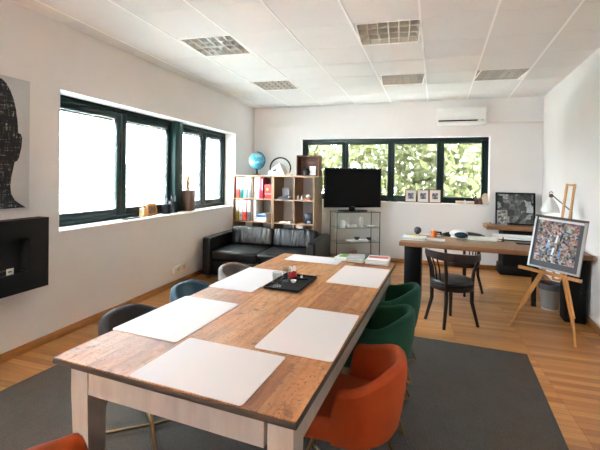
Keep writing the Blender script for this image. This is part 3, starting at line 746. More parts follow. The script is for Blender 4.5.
# on top of the bookcases
l = onshelf(257, -1, .2); t = thing('desk_globe', 'blue desk globe on a black foot on top of the bookcase', 'globe', BF, l)
gm, nt, b_ = mk('globe_map'); nn = noise(nt, coords(nt), 9, 5, .6); nt.links.new(ramp(nt, nn, [(.5, lin((52, 138, 164))), (.55, lin((116, 178, 186))), (.66, lin((160, 190, 180)))]), b_.inputs['Base Color']); b_.inputs['Roughness'].default_value = .3
zt = BF.pix(257, 152.5, .2).z - ztop;rg = .152
MB().ball((0, 0, zt - rg), rg, n=32).build('sphere', gm, t)
MB().lathe([(.075, 0), (.075, .012), (.02, .03), (.014, zt - 2 * rg), (0, zt - 2 * rg)], 20).build('foot', BLACK, t)
MB().tube([(rg * 1.06 * math.sin(a), 0, zt - rg - rg * 1.06 * math.cos(a)) for a in [k * .19 - .25 for k in range(19)]], .01, 8).build('meridian_arm', mat((50, 110, 130), .4), t)
l = onshelf(279, -1, .2); t = thing('helmet_ornament', 'white angular helmet under a black hoop on top of the bookcase', 'ornament', BF, l)
hp = MB(); A = [(-.2, -.03, .05), (-.17, -.08, .02), (-.06, -.11, .0), (.16, -.11, .0), (.2, .03, .01), (-.08, .1, 0), (-.06, -.08, .15), (.05, -.09, .2), (.13, -.02, .17), (.17, -.02, .1), (0, .06, .18), (.03, -.02, .23)]
bm = bmesh.new()
for q in A: bm.verts.new(q)
bmesh.ops.convex_hull(bm, input=bm.verts[:]); hp.bm(bm); hp.build('shell', WHITE, t)
MB().prism([(-.06, .03), (-.0, .05), (.0, .09), (-.045, .075)], -.099, -.07, axis='y', M=Matrix.Translation((-.02, -.022, .03))).build('visor', BLACK, t)
MB().tube([(.0 + .2 * math.cos(a), .06, .135 + .19 * math.sin(a)) for a in [-.5 + k * .18 for k in range(23)]], .013, 10).build('hoop', BLACK, t)
l = onshelf(288.5, -1, .03); tag(put(MB().prism([(-.07, 0), (.075, 0), (.05, .02), (-.02, .035)], -.02, .03, axis='y').build('driftwood_wedge', OAK), BF, l), 'small pale wooden wedge lying beside the white helmet', 'wood')
# open crate on its side
q0, q1 = BF.pix(296, 155.3, .1), BF.pix(319, 174, .1)
l = ((q0.x + q1.x) / 2, .1, ztop + .001); hw = (q1.x - q0.x) / 2; hh = q0.z - ztop
t = thing('wooden_crate', 'brown wooden crate lying open-fronted on top of the bookcase', 'crate', BF, l)
hw -= .012
cb = MB(); cb.box(-hw, 0, 0, hw, .2, .014); cb.box(-hw, 0, hh - .014, hw, .2, hh); cb.box(-hw, 0, .014, -hw + .014, .2, hh - .014); cb.box(hw - .014, 0, .014, hw, .2, hh - .014); cb.build('crate_wall', CRATEW, t)
MB().box(-hw, .2, 0, hw, .21, hh).build('crate_bottom', CRATEW, t)
l2 = (l[0] + hw * .45, .12, ztop + .016); tag(put(MB().box(-.055, 0, 0, .055, .006, .155).build('greeting_card', PAPER), BF, l2), 'white card standing inside the wooden crate', 'card')
l2 = (l[0] - .02, .2, ztop + .016); t = thing('iron_ornament', 'dark round iron ornament inside the wooden crate', 'ornament', BF, l2)
MB().lathe([(.05, 0), (.07, .05), (.045, .1), (0, .13)], 14, c=(0, -.08, 0)).build('bowl', mat((40, 38, 38), .5, .5), t); MB().tube([(-.075, -.08, .06), (-.1, -.08, .1), (-.07, -.08, .13)], .008, 8).build('horn', mat((40, 38, 38), .5, .5), t)

# ------------------------------------------------------------------ glass cabinet and television
ga, gb = at(337, 212.3, .95), at(380.5, 212, .95)
GF = Frame(ga.x, ga.y, math.atan2(gb.y - ga.y, gb.x - ga.x))
GW = (gb - ga).length; GD = .38; GZ = .95
t = thing('glass_cabinet', 'glass display cabinet with dark corner posts under the television', 'cabinet', GF)
for x in (0, GW):
    for y in (0, GD):
        MB().box(x - .011 * (x > 0), y - .011 * (y > 0), 0, x + .011 * (x == 0), y + .011 * (y == 0), GZ - .008).build('post', mat((52, 54, 54), .4, .5), t)
tp = MB().box(-.004, -.004, GZ - .01, GW + .004, GD + .004, GZ).build('top_panel', glass('green_edge_glass', (.78, .86, .84, 1), 1), t)
ED = mat((44, 52, 50), .3)
e_ = MB(); e_.box(-.006, -.007, GZ - .011, GW + .006, -.004, GZ + .001); e_.box(-.007, -.006, GZ - .011, -.004, GD + .006, GZ + .001); e_.build('edge_strip', ED, t)
GS = [GF.pix(360, v, .02).z for v in (227.8, 242.5)] ; GS.append(GS[1] - (GS[0] - GS[1])); GS.append(.08)
for z in GS: MB().box(.01, .0, z - .008, GW - .01, .0025, z - .001).build('edge_strip', ED, t)
for z in GS: MB().box(.006, .006, z - .007, GW - .006, GD - .006, z).build('shelf', glass('shelf_glass', (.92, .955, .945, 1), 1), t)
MB().box(.011, .003, .09, GW - .011, .007, GZ - .012).build('door', CLEAR, t)
for x in (.003, GW - .007): MB().box(x, .011, .09, x + .004, GD - .011, GZ - .012).build('side_glass', CLEAR, t)
MB().box(0, 0, .03, GW, GD, .075).build('plinth', mat((60, 62, 62), .5), t)
def gpt(u, k, y=.15): q = GF.pix(u, 230, y); return (q.x, y, GS[k] + .001)
def small(name, label, cat, l, build, fr=GF, group=None):
    t = thing(name, label, cat, fr, l, 0, group); build(t); return t
small('white_vase', 'white tall vase on the upper shelf of the glass cabinet', 'vase', gpt(361, 0), lambda t: (MB().lathe([(.03, 0), (.032, .12), (.02, .15), (.02, .16)], 18).build('body', WHITE, t), MB().lathe([(.024, .16), (.024, .166), (.014, .166)], 18).build('lip', WHITE, t)))
small('white_jug', 'squat white jug on the upper shelf of the glass cabinet', 'jug', gpt(342.5, 0), lambda t: (MB().lathe([(.04, 0), (.045, .05), (.03, .1), (.034, .12)], 18).build('body', WHITE, t), MB().tube([(.04, 0, .09), (.07, 0, .08), (.066, 0, .04), (.042, 0, .03)], .006, 8).build('handle', WHITE, t)))
small('white_dish', 'flat white dish with a spout on the upper shelf of the glass cabinet', 'dish', gpt(352, 0), lambda t: (MB().box(-.08, -.05, 0, .08, .05, .045, .012).build('dish', WHITE, t), MB().tube([(-.07, 0, .04), (-.075, 0, .1), (-.06, 0, .15)], .006, 8).build('spout', WHITE, t)))
small('white_plate', 'small white plate beside the vase on the upper cabinet shelf', 'plate', gpt(371, 0), lambda t: (MB().lathe([(.03, 0), (.075, .014), (.07, .016), (.03, .005)], 20).build('plate', WHITE, t),))
small('paper_stack', 'white papers lying on the middle shelf of the glass cabinet', 'papers', gpt(352.5, 1), lambda t: (MB().box(-.09, -.08, 0, .09, .08, .02, 0, 1, 0, Matrix.Rotation(.3, 4, 'Z')).build('sheets', PAPER, t),))
small('paper_stack', 'white papers beside the dark bowl on the middle shelf of the glass cabinet', 'papers', gpt(363.5, 1), lambda t: (MB().box(-.08, -.07, 0, .08, .07, .024, 0, 1, 0, Matrix.Rotation(-.2, 4, 'Z')).build('sheets', PAPER, t),))
small('dark_bowl', 'dark bowl behind the papers on the middle shelf of the glass cabinet', 'bowl', gpt(357, 1, .28), lambda t: (MB().lathe([(.03, 0), (.06, .05), (.055, .05), (.02, .008)], 18).build('bowl', mat((70, 66, 62), .5), t),))
small('dark_bowl', 'dark bowl near the side glass on the middle shelf of the cabinet', 'bowl', gpt(369, 1, .24), lambda t: (MB().lathe([(.03, 0), (.055, .045), (.05, .045), (.02, .008)], 18).build('bowl', mat((80, 76, 70), .5), t),))
small('clay_pot', 'terracotta coloured pot on the low shelf of the glass cabinet', 'pot', gpt(354, 2), lambda t: (MB().lathe([(.05, 0), (.07, .08), (.06, .09), (.05, .01)], 18).build('pot', c_(178, 116, 90), t),))
# television
tq = at(353, 212, GZ)
ty = GD * .5
V0, V1 = GF.pix(324.8, 168, ty), GF.pix(381, 207.5, ty)
tw = V1.x - V0.x; tzb = V1.z; tzt = GF.pix(353, 168.2, ty).z; tcx = (V0.x + V1.x) / 2
t = thing('television', 'black flat-screen television standing on the glass cabinet', 'television', GF, (tcx, ty, GZ + .001))
zb_, zt_ = tzb - GZ, tzt - GZ
MB().box(-tw / 2, 0, zb_, tw / 2, .045, zt_, .008).build('bezel', PIANO, t)
MB().box(-tw / 2 + .02, -.002, zb_ + .035, tw / 2 - .02, 0, zt_ - .02).build('screen', SCREEN, t)
MB().box(-.03, -.0025, zb_ + .012, .03, 0, zb_ + .018).build('badge', mat((130, 132, 134), .4), t)
st = MB().prism([(.28 * math.copysign(abs(math.cos(a)) ** .8, math.cos(a)), .02 + .13 * math.sin(a)) for a in [2 * PI * k / 32 for k in range(32)]], 0, .018, 0, .006); st.build('base', PIANO, t)
MB().prism([(-.06, .01), (.06, .01), (.04, zb_ + .05), (-.04, zb_ + .05)], .046, .075, axis='y').build('neck', PIANO, t)

# ------------------------------------------------------------------ fireplace and painting on the side wall
fz0, fz1 = LW.pix(49, 285).z, LW.pix(49, 217).z; fs1 = LW.pix(48.7, 250, -.12).x
ox1, oz1, oz0 = LW.pix(29.8, 250, -.12).x, LW.pix(29.8, 237.5, -.12).z, LW.pix(29.8, 271, -.12).z
fz0, fz1 = LW.pix(48.7, 284.8, -.12).z, LW.pix(48.7, 217, -.12).z
fs0 = fs1 - 1.15; ox0 = fs0 + .18
t = thing('wall_fireplace', 'black rectangular wall fireplace hanging under the painted canvas', 'fireplace', LW, (fs0, 0, fz0))
W, Hh = fs1 - fs0, fz1 - fz0; a0, a1, b0, b1 = ox0 - fs0, ox1 - fs0, oz0 - fz0, oz1 - fz0
BLK = mat((14, 13, 12), .55, spec=.3)
s = MB(); s.box(0, -.12, 0, W, -.1, b0); s.box(0, -.12, b1, W, -.1, Hh); s.box(0, -.12, b0, a0, -.1, b1); s.box(a1, -.12, b0, W, -.1, b1)
s.box(0, -.1, 0, .01, 0, Hh); s.box(W - .01, -.1, 0, W, 0, Hh); s.box(0, -.1, 0, W, 0, .01); s.box(0, -.1, Hh - .01, W, 0, Hh); s.build('surround', BLK, t)
s = MB(); s.box(a0, -.1, b0 - .012, a1, -.004, b0 - .002); s.box(a0, -.1, b1 + .002, a1, -.004, b1 + .012); s.box(a0, -.012, b0, a1, -.004, b1); s.box(a0 - .01, -.1, b0, a0, -.004, b1); s.box(a1, -.1, b0, a1 + .01, -.004, b1)
s.build('firebox', mat((12, 12, 12), .7), t)
MB().box(a0 + .2, -.09, b0, a1 - .12, -.03, b0 + .03, .004, 1).build('burner', mat((40, 40, 40), .4, .7), t)
q = LW.pix(10.3, 276.3, -.1)
MB().box(q.x - fs0 - .028, -.098, b0, q.x - fs0 + .028, -.094, b0 + .05).build('label_plate', mat((206, 206, 200), .5), t)
MB().box(q.x - fs0 - .018, -.099, b0 + .02, q.x - fs0 + .012, -.098, b0 + .032).build('label_print', mat((90, 92, 90), .5), t)

cz0, cz1 = LW.pix(31, 209, -.03).z, LW.pix(29, 81.5, -.03).z; cs1 = LW.pix(29.8, 140, -.03).x
t = thing('painted_canvas', 'grey canvas painted with a scratchy black head silhouette above the fireplace', 'painting', LW, (cs1, 0, cz0))
MB().box(-1.0, -.03, 0, 0, -.002, cz1 - cz0, .003, 1).build('canvas', mat((206, 202, 200), .85, grain=.05), t)
pts = [(-2, 77), (2, 79), (6, 83), (10, 90), (13.5, 99), (16, 110), (17.5, 122), (18, 133), (20.5, 134), (22, 138), (21.2, 148), (18.6, 158), (17, 161), (14.5, 162), (13, 169), (11, 178), (10.2, 187), (11, 194), (14.5, 200), (20, 204), (26, 207.4)]
P2 = [LW.pix(u, v, -.03) for u, v in pts]; P2 = [(p.x - cs1, p.z - cz0) for p in P2]
P2 = [(x, min(max(z, .004), cz1 - cz0 - .004)) for x, z in P2]; xm = P2[0][0] - .06
poly = P2 + [(2 * xm - x, z) for x, z in reversed(P2)]
poly = [(max(x, -.997), z) for x, z in poly]
o = MB().prism(poly, -.0325, -.03, axis='y').build('painted_head', scratchy(), t)

# twin socket on the side wall
q0, q1 = LW.pix(174.5, 262.8, -.03), LW.pix(186.5, 272.5, -.03)
t = thing('wall_socket', 'white double wall socket low on the wall beside the sofa', 'socket', LW, ((q0.x + q1.x) / 2, 0, (q0.z + q1.z) / 2))
w = (q1.x - q0.x) / 2; MB().box(-w, -.04, -.055, w, 0, .055, .006).build('case', mat((232, 226, 214), .4), t)
for sx in (-1, 1): MB().lathe([(.026, -.001), (.026, .001), (.02, .001)], 18, M=Matrix.Translation((sx * w * .48, -.041, 0)) @ Matrix.Rotation(PI / 2, 4, 'X')).build('outlet', mat((206, 200, 188), .4), t)

# things on the side window sill
def sl(u, v, y=None):
    q = LW.loc(at(u, v, LZ0 + .004)); return q
SZ = LZ0 + .0045
def sill_thing(name, label, cat, u, v, rz=0, group=None):
    q = sl(u, v); q.y = min(max(q.y, .045), .13); return thing(name, label, cat, LW, (q.x, q.y, SZ), rz, group)
FZ = -PI / 2  # face the room side
t = sill_thing('telephone', 'flat black handset lying on the side window sill', 'telephone', 131.5, 219)
MB().box(-.13, -.03, 0, .13, .03, .018, .008).build('handset', PIANO, t); MB().box(-.05, -.02, .018, .03, .02, .0195).build('keypad', mat((60, 62, 64), .4), t)
t = sill_thing('wooden_block', 'small pale wooden block between the black handset and the orange frame', 'block', 136.2, 216.4)
MB().box(-.03, -.03, 0, .03, .03, .11, .004).build('block', OAK, t); MB().box(-.02, -.031, .02, .02, -.03, .09).build('face', EASELW, t)
t = sill_thing('picture_frame', 'small orange wooden picture frame leaning on the side window sill', 'picture frame', 148.3, 215.2, .25)
k = LW.pix(148, 204.2, .08).z - SZ; wf = .145
Mx = Matrix.Rotation(-.15, 4, 'X'); f = MB()
f.box(-wf, -.01, 0, wf, .01, .03, .004, 1, 0, Mx); f.box(-wf, -.01, k - .03, wf, .01, k, .004, 1, 0, Mx); f.box(-wf, -.01, .03, -wf + .03, .01, k - .03, 0, 1, 0, Mx); f.box(wf - .03, -.01, .03, wf, .01, k - .03, 0, 1, 0, Mx)
f.build('frame', mat((216, 140, 62), .4), t); MB().box(-wf + .03, -.002, .03, wf - .03, .006, k - .03, 0, 1, 0, Mx).build('photo', smallphoto((44, 34, 34), (150, 90, 60)), t)
def pencup(u, v, label, h):
    t = sill_thing('pen_cup', label, 'pen cup', u, v, 0, 'black pen cups on the sill')
    MB().lathe([(.058, 0), (.058, h), (.054, h), (.054, .004), (0, .004)], 20).build('cup', mat((18, 20, 23), .4, spec=.2), t)
    for k in range(7):
        a = k * .9 + u; MB().tube([(.02 * math.cos(a), .02 * math.sin(a), .006), (.038 * math.cos(a), .038 * math.sin(a), h + .04 + .02 * (k % 3))], .005, 6).build('pen', [BLACK, mat((60, 70, 84), .4), mat((150, 150, 152), .3)][k % 3], t)
pencup(162, 213.3, 'black pen cup crammed with pens, beside the orange frame', .13)
pencup(169.5, 212.3, 'taller black pen cup beside the dark green window post', .16)
t = sill_thing('wooden_pedestal', 'dark brown square wooden block standing on the side window sill', 'pedestal', 187, 210.5, .2)
zp = LW.pix(187, 190.5, .08).z - SZ
MB().box(-.085, -.085, 0, .085, .085, zp, .004, 1).build('block', WALNUT, t); MB().box(-.06, -.06, zp, .06, .06, zp + .003).build('felt_pad', WALNUT, t)
q = LW.loc(t.location); ht = thing('mannequin_hand', 'jointed pale wooden hand standing upright on the dark block', 'hand model', LW, (q.x, q.y, SZ + zp + .004), .2)
hb = MB(); hb.lathe([(.03, 0), (.03, .01), (.022, .014), (.02, .06), (.026, .075)], 16); hb.prism(rrect(-.04, .07, .04, .145, .015), -.013, .013, 0, .005, axis='y'); hb.build('palm', EASELW, ht)
for k, (x, L) in enumerate(((-.03, .06), (-.011, .078), (.01, .072), (.029, .055))):
    MB().tube([(x, 0, .14), (x * 1.1, -.004, .14 + L * .5), (x * 1.15, -.016, .14 + L)], [.0095, .009, .006], 8).build('finger', EASELW, ht)
MB().tube([(.036, 0, .09), (.056, -.012, .12), (.056, -.03, .15)], [.011, .01, .007], 8).build('thumb', EASELW, ht)

# ------------------------------------------------------------------ air conditioner
q0, q1 = BW.pix(437.5, 107.3, -.2), BW.pix(487, 123.5, -.2); za = BW.pix(460, 107.2, -.2).z; zb2 = BW.pix(460, 124.2, -.2).z
t = thing('air_conditioner', 'white wall-mounted air conditioner above the back window', 'air conditioner', BW, (q0.x, 0, zb2))
w = q1.x - q0.x; h = za - zb2
AW = mat((226, 224, 220), .4)
prof = [(0, 0), (-.15, 0), (-.19, .025), (-.2, .07), (-.2, h - .02), (-.185, h), (0, h)]
b = MB(); n = len(prof); b.add([(0, y, z) for y, z in prof] + [(w, y, z) for y, z in prof], [tuple(range(n)), tuple(range(2 * n - 1, n - 1, -1))] + [(k, (k + 1) % n, n + (k + 1) % n, n + k) for k in range(n)]); b.build('housing', AW, t)
MB().box(.02, -.2025, .052, w * .82, -.185, .074).build('outlet_slot', BLACK, t)
MB().box(.02, -.207, .078, w - .02, -.2, h - .025, .003, 1).build('front_panel', mat((232, 230, 226), .35), t)
MB().box(.022, -.195, .03, w * .82, -.19, .05).build('flap', AW, t)
MB().box(w * .9, -.2085, .055, w * .92, -.2, .07).build('status_lamp', mat((90, 92, 90), .4), t)

# ------------------------------------------------------------------ back sill
def bsill(name, label, cat, u, y=.05, rz=0, group=None):
    q = BW.pix(u, 203.5, y); return thing(name, label, cat, BW, (q.x, y, BZ0 + .0035), rz, group)
for k, (u, lb) in enumerate(((410.6, 'small mahogany photo frame on the back sill, nearest the television'), (422.9, 'small mahogany photo frame in the middle of three on the back sill'), (434.9, 'small mahogany photo frame of the three, nearest the brown bottles'))):
    t = bsill('photo_frame', lb, 'photo frame', u, .03, 0, 'three photo frames on the back sill')
    wf = BW.pix(423, 196, .03).x - BW.pix(417.1, 196, .03).x; hf = BW.pix(u, 189.6, .03).z - BZ0 - .003
    Mx = Matrix.Rotation(-.1, 4, 'X'); f = MB(); e = .013
    f.box(-wf, -.008, 0, wf, .008, e, 0, 1, 0, Mx); f.box(-wf, -.008, hf - e, wf, .008, hf, 0, 1, 0, Mx); f.box(-wf, -.008, e, -wf + e, .008, hf - e, 0, 1, 0, Mx); f.box(wf - e, -.008, e, wf, .008, hf - e, 0, 1, 0, Mx)
    f.build('frame', mat((92, 52, 36), .4), t)
    MB().box(-wf + e, -.004, e, wf - e, .006, hf - e, 0, 1, 0, Mx).build('mount', mat((226, 216, 206), .7), t)
    MB().box(-wf * .48, -.0052, hf * .28, wf * .48, -.004, hf * .74, 0, 1, 0, Mx).build('photo', smallphoto((34, 40, 58), (150, 150, 160)), t)
t = bsill('remote_control', 'small black remote lying on the back sill beside the photo frames', 'remote', 392, .05)
MB().box(-.1, -.02, 0, .1, .02, .016, .005).build('body', BLACKM, t); MB().box(-.06, -.012, .016, -.02, .012, .0175).build('buttons', mat((170, 170, 170), .5), t)
CRM = mat((226, 206, 190), .6)
for u, lb in ((459.8, 'cream carton lying on the back sill, nearer to the photo frames'), (469.7, 'cream carton lying on the back sill, nearer to the brown bottles')):
    t = bsill('small_carton', lb, 'carton', u, .03, 0, 'cream cartons on the back sill'); MB().box(-.068, -.03, 0, .068, .03, .052, .002, 1).build('carton', CRM, t); MB().box(-.05, -.0308, .016, .05, -.03, .024).build('print', mat((170, 130, 110), .6), t)
t = bsill('white_jar', 'tiny white jar between the two cream cartons', 'jar', 464.8, -.0 + .02); MB().lathe([(.017, 0), (.017, .05), (.012, .056)], 14).build('jar', WHITE, t); MB().lathe([(.014, .056), (.014, .07), (0, .07)], 14).build('lid', PAPER, t)
AMBER = mat((86, 50, 32), .15, coat=.5)
t = bsill('dropper_bottle', 'brown bottle with tall black dropper cap on the back sill', 'bottle', 475.6, .04, 0, 'brown bottles'); MB().lathe([(.033, 0), (.034, .09), (.014, .105), (.014, .115), (0, .115)], 18).build('bottle', AMBER, t); MB().lathe([(.017, .112), (.017, .14), (.009, .15), (.01, .18), (0, .185)], 14).build('cap', BLACK, t)
t = bsill('brown_jar', 'short wide brown jar beside the dropper bottle', 'bottle', 479.9, .05, 0, 'brown bottles'); MB().lathe([(.036, 0), (.037, .085), (.03, .095), (0, .095)], 18).build('jar', AMBER, t); MB().lathe([(.032, .095), (.032, .12), (0, .12)], 18).build('lid', mat((104, 66, 46), .4), t)
t = bsill('oval_plaque', 'oval cream plaque standing at the end of the back sill', 'plaque', 490.2, -.0, 0)
zq = BW.pix(490, 193.6, 0).z - BZ0
t.location = BW.wld((BS1 - .055, .06, BZ0 + .0035))
Mx = Matrix.Translation((0, 0, zq / 2)) @ Matrix.Rotation(PI / 2 - .12, 4, 'X') @ Matrix.Diagonal((.06, zq / 2, 1, 1))
MB().lathe([(1, -.008), (1.0, .004), (.92, .01), (0, .01)], 28, M=Mx).build('oval', mat((214, 196, 172), .6, grain=.12), t); MB().box(-.03, -.02, 0, .03, .03, .012).build('stand', CRM, t)

# ------------------------------------------------------------------ console against the back wall
p0 = BW.loc(at(487, 225.8, .8)); ty = p0.y
CX0 = p0.x; CX1 = BW.loc((XRy(6.9), D, 0)).x - .10; zt = .8
t = thing('console_sideboard', 'black sideboard with thick oak top against the back wall', 'sideboard', BW)
MB().box(CX0, ty, zt - .06, CX1, -.03, zt, .006).build('top_board', DESKW, t)
MB().box(CX0 + .25, ty + .06, .165, CX1, -.04, zt - .06).build('body', BLACKM, t)
MB().box(CX0 + .26, ty + .045, .5, CX1 - .01, ty + .06, zt - .09).build('drawer', BLACKM, t)
MB().box(CX0 + .26, ty + .045, .29, CX1 - .01, ty + .06, .49).build('drawer', BLACKM, t)
MB().box(CX0 + .22, ty + .1, 0, CX1, -.04, .17, .01, 1).build('plinth', BLACK, t)
def csl(u, y): q = BW.pix(u, 224, y); return (q.x, y, zt + .001)
yq = -.12
q0, q1 = BW.pix(496, 192.3, yq), BW.pix(535.2, 224, yq); hh = q0.z - zt; ww = q1.x - q0.x
t = thing('large_photo_frame', 'large black framed monochrome photograph standing on the sideboard', 'picture frame', BW, ((q0.x + q1.x) / 2, yq, zt + .001))
Mx = Matrix.Rotation(-.06, 4, 'X'); f = MB(); e = .028; w = ww / 2
f.box(-w, -.012, 0, w, .012, e, 0, 1, 0, Mx); f.box(-w, -.012, hh - e, w, .012, hh, 0, 1, 0, Mx); f.box(-w, -.012, e, -w + e, .012, hh - e, 0, 1, 0, Mx); f.box(w - e, -.012, e, w, .012, hh - e, 0, 1, 0, Mx); f.build('frame', BLACK, t)
MB().box(-w + e, -.002, e, w - e, .008, hh - e, 0, 1, 0, Mx).build('photo', greyphoto(), t)
q0, q1 = BW.pix(497.4, 210, -.24), BW.pix(507.2, 224, -.24); hh = q0.z - zt; w = (q1.x - q0.x) / 2
t = thing('small_photo_frame', 'small pale photo frame leaning in front of the large black frame', 'picture frame', BW, ((q0.x + q1.x) / 2, -.24, zt + .001))
Mx = Matrix.Rotation(-.1, 4, 'X'); f = MB(); e = .013
f.box(-w, -.008, 0, w, .008, e, 0, 1, 0, Mx); f.box(-w, -.008, hh - e, w, .008, hh, 0, 1, 0, Mx); f.box(-w, -.008, e, -w + e, .008, hh - e, 0, 1, 0, Mx); f.box(w - e, -.008, e, w, .008, hh - e, 0, 1, 0, Mx); f.build('frame', mat((148, 150, 152), .4), t)
MB().box(-w + e, -.002, e, w - e, .006, hh - e, 0, 1, 0, Mx).build('photo', smallphoto((54, 50, 46), (190, 186, 176)), t)
l = csl(488, -.15); t = thing('tan_box', 'small tan box at the free end of the sideboard top', 'box', BW, l); MB().box(-.03, -.03, 0, .05, .03, .03, .003, 1).build('box', c_(186, 150, 112), t); MB().box(-.01, -.0305, 0, .0, .0305, .0305).build('band', PAPER, t)

# ------------------------------------------------------------------ desk
DZ = .77
d0, d1 = at(399, 241.5, DZ), at(594, 256.3, DZ)
DF = Frame(d0.x, d0.y, math.atan2(d1.y - d0.y, d1.x - d0.x))
DW = (d1 - d0).length; DW = min(DW, (XRy(4.75) - .03 - d0.x)); DD = .72
t = thing('work_desk', 'long oak-topped desk on black slab legs', 'desk', DF)
MB().box(0, 0, DZ - .052, DW, DD, DZ, .005).build('desktop', DESKW, t)
pl0, pl1 = DF.loc(at(404, 299, 0)), DF.loc(at(421, 303, 0))
MB().box(pl0.x, .16, 0, pl0.x + .2, .42, DZ - .06, .004, 1).build('slab_leg', BLACKM, t)
pr0 = DF.loc(at(562, 319, 0)).x
MB().box(pr0, .16, 0, DW - .01, .36, DZ - .06, .004, 1).build('slab_leg', BLACKM, t)
for x in (pl0.x + .05, pr0 - .24): MB().box(x, DD - .12, 0, x + .05, DD - .07, DZ - .06).build('rear_post', BLACKM, t)
MB().box(pl0.x + .2, .5, DZ - .12, pr0, .54, DZ - .06).build('cross_rail', BLACKM, t)
def dk(u, v): q = DF.loc(at(u, v, DZ)); return (q.x, q.y, DZ + .001)
def dthing(name, label, cat, u, v, rz=0, group=None, dz=0): l = dk(u, v); return thing(name, label, cat, DF, (l[0], l[1], l[2] + dz), rz, group)
x, y, z = dk(413.8, 239.2)
book(DF, x, y, z, .3, .24, .02, c_(96, 104, 116), 'grey-blue book under the yellow-labelled one on the desk corner', .03, None, 'books on the desk', 'hardback_book')
book(DF, x + .005, y + .004, z + .0205, .28, .22, .014, c_(230, 230, 228), 'white book with a yellow label topping the desk corner pile', -.04, (c_(232, 214, 140), (-.2, -.2, .25, .45)), 'books on the desk', 'hardback_book')
t = dthing('glass_ball', 'dark grey glass paperweight ball on the desk', 'paperweight', 417.6, 234.2); MB().ball((0, 0, .055), .05, n=24).build('ball', mat((70, 72, 80), .1), t); MB().lathe([(.025, 0), (.03, .008), (.02, .012)], 16).build('ring', BLACK, t)
t = dthing('loose_papers', 'white papers lying behind the paperweight ball', 'papers', 426.3, 234.4); MB().box(-.12, -.08, 0, .12, .08, .004).build('sheets', PAPER, t); MB().box(-.1, -.05, .004, .02, .03, .0065).build('card', WHITE, t)
t = dthing('notepad', 'white notepad under the orange cup on the desk', 'notepad', 434.6, 240.2, -.05); MB().box(-.12, -.08, 0, .12, .08, .012).build('pages', PAPER, t); MB().box(-.12, -.08, .012, .12, .08, .0135).build('cover', c_(220, 218, 214), t)
t = dthing('orange_cup', 'orange glass cup standing on the white notepad', 'cup', 433.8, 238.2, 0, None, .0138); MB().lathe([(.03, 0), (.04, .04), (.036, .08), (.032, .08), (.034, .04), (0, .006)], 20).build('cup', mat((208, 104, 32), .25), t); MB().ball((.0, 0, .07), .026).build('filling', c_(224, 170, 70), t)
t = dthing('stapler', 'black stapler on the desk behind the orange cup', 'stapler', 436.5, 234.6, .1); MB().box(-.07, -.018, 0, .07, .018, .012, .004).build('base', BLACK, t); MB().box(-.068, -.015, .022, .068, .015, .044, .006).build('lever', BLACK, t); MB().box(.045, -.012, .01, .068, .012, .024).build('hinge', BLACK, t)
t = dthing('white_helmet_case', 'white rounded case with a dark teal lens on the desk', 'case', 458.6, 238.2, .0)
MB().ball((0, .06, .053), .1, (1.15, .9, .5), 28).build('shell', WHITE, t); MB().ball((.03, -.03, .045), .08, (1.05, .5, .5), 24).build('lens', mat((18, 48, 60), .12), t); MB().box(-.1, -.02, 0, .1, .12, .01, .004).build('base', WHITE, t); MB().ball((-.02, .08, .075), .06, (1.3, .6, .35), 20).build('vent', mat((24, 40, 50), .3), t)
t = dthing('spectacles', 'folded clear spectacles lying in front of the white case', 'spectacles', 461, 241.3)
for sx in (-1, 1): MB().tube([(sx * .033 + .026 * math.cos(a), 0, .018 + .017 * math.sin(a)) for a in [2 * PI * k / 16 for k in range(16)]], .0025, 6, closed=True).build('rim', mat((150, 140, 130), .3), t); MB().tube([(sx * .06, 0, .02), (sx * .05, .05, .012), (-sx * .03, .06, .006)], .0025, 6).build('temple', mat((90, 80, 74), .3), t)
t = dthing('writing_pad', 'large white paper pad at the middle of the desk', 'paper pad', 481.5, 239.3, -.02); MB().box(-.165, -.14, 0, .165, .14, .014).build('sheets', WHITE, t); MB().box(-.165, .12, .014, .165, .14, .018).build('binding', PAPER, t)
t = dthing('drawing_roll', 'long white drawing sheet curling along the back of the desk', 'drawing', 516, 239.2, -.03); s = MB(); s.box(-.27, -.1, 0, .28, .1, .003); s.build('sheet', PAPER, t); MB().tube([(-.27, .085, .024), (.28, .085, .024)], .023, 14).build('curl', PAPER, t)
t = dthing('pocket_notebook', 'small open notebook on the desk in front of the drawing sheet', 'notebook', 497, 240.9, .1); MB().box(-.07, -.05, 0, .07, .05, .006).build('cover', c_(150, 92, 62), t); MB().box(-.06, -.045, .006, .06, .045, .009).build('pages', PAPER, t)
t = dthing('bronze_bird', 'tiny bronze figure standing near the desk edge', 'figurine', 503, 241.8); MB().lathe([(.014, 0), (.02, .012), (.012, .03), (.008, .045), (0, .05)], 12).build('body', mat((110, 84, 52), .35, .8), t); MB().tube([(0, 0, .04), (.0, -.01, .062), (-.004, -.018, .058)], .005, 6).build('head', mat((110, 84, 52), .35, .8), t)
t = dthing('mobile_phone', 'black phone lying on the desk beside the easel', 'phone', 523.5, 244.2, .05); MB().box(-.08, -.045, 0, .08, .045, .012, .004).build('body', PIANO, t); MB().box(-.072, -.038, .012, .072, .038, .0125).build('screen', SCREEN, t)

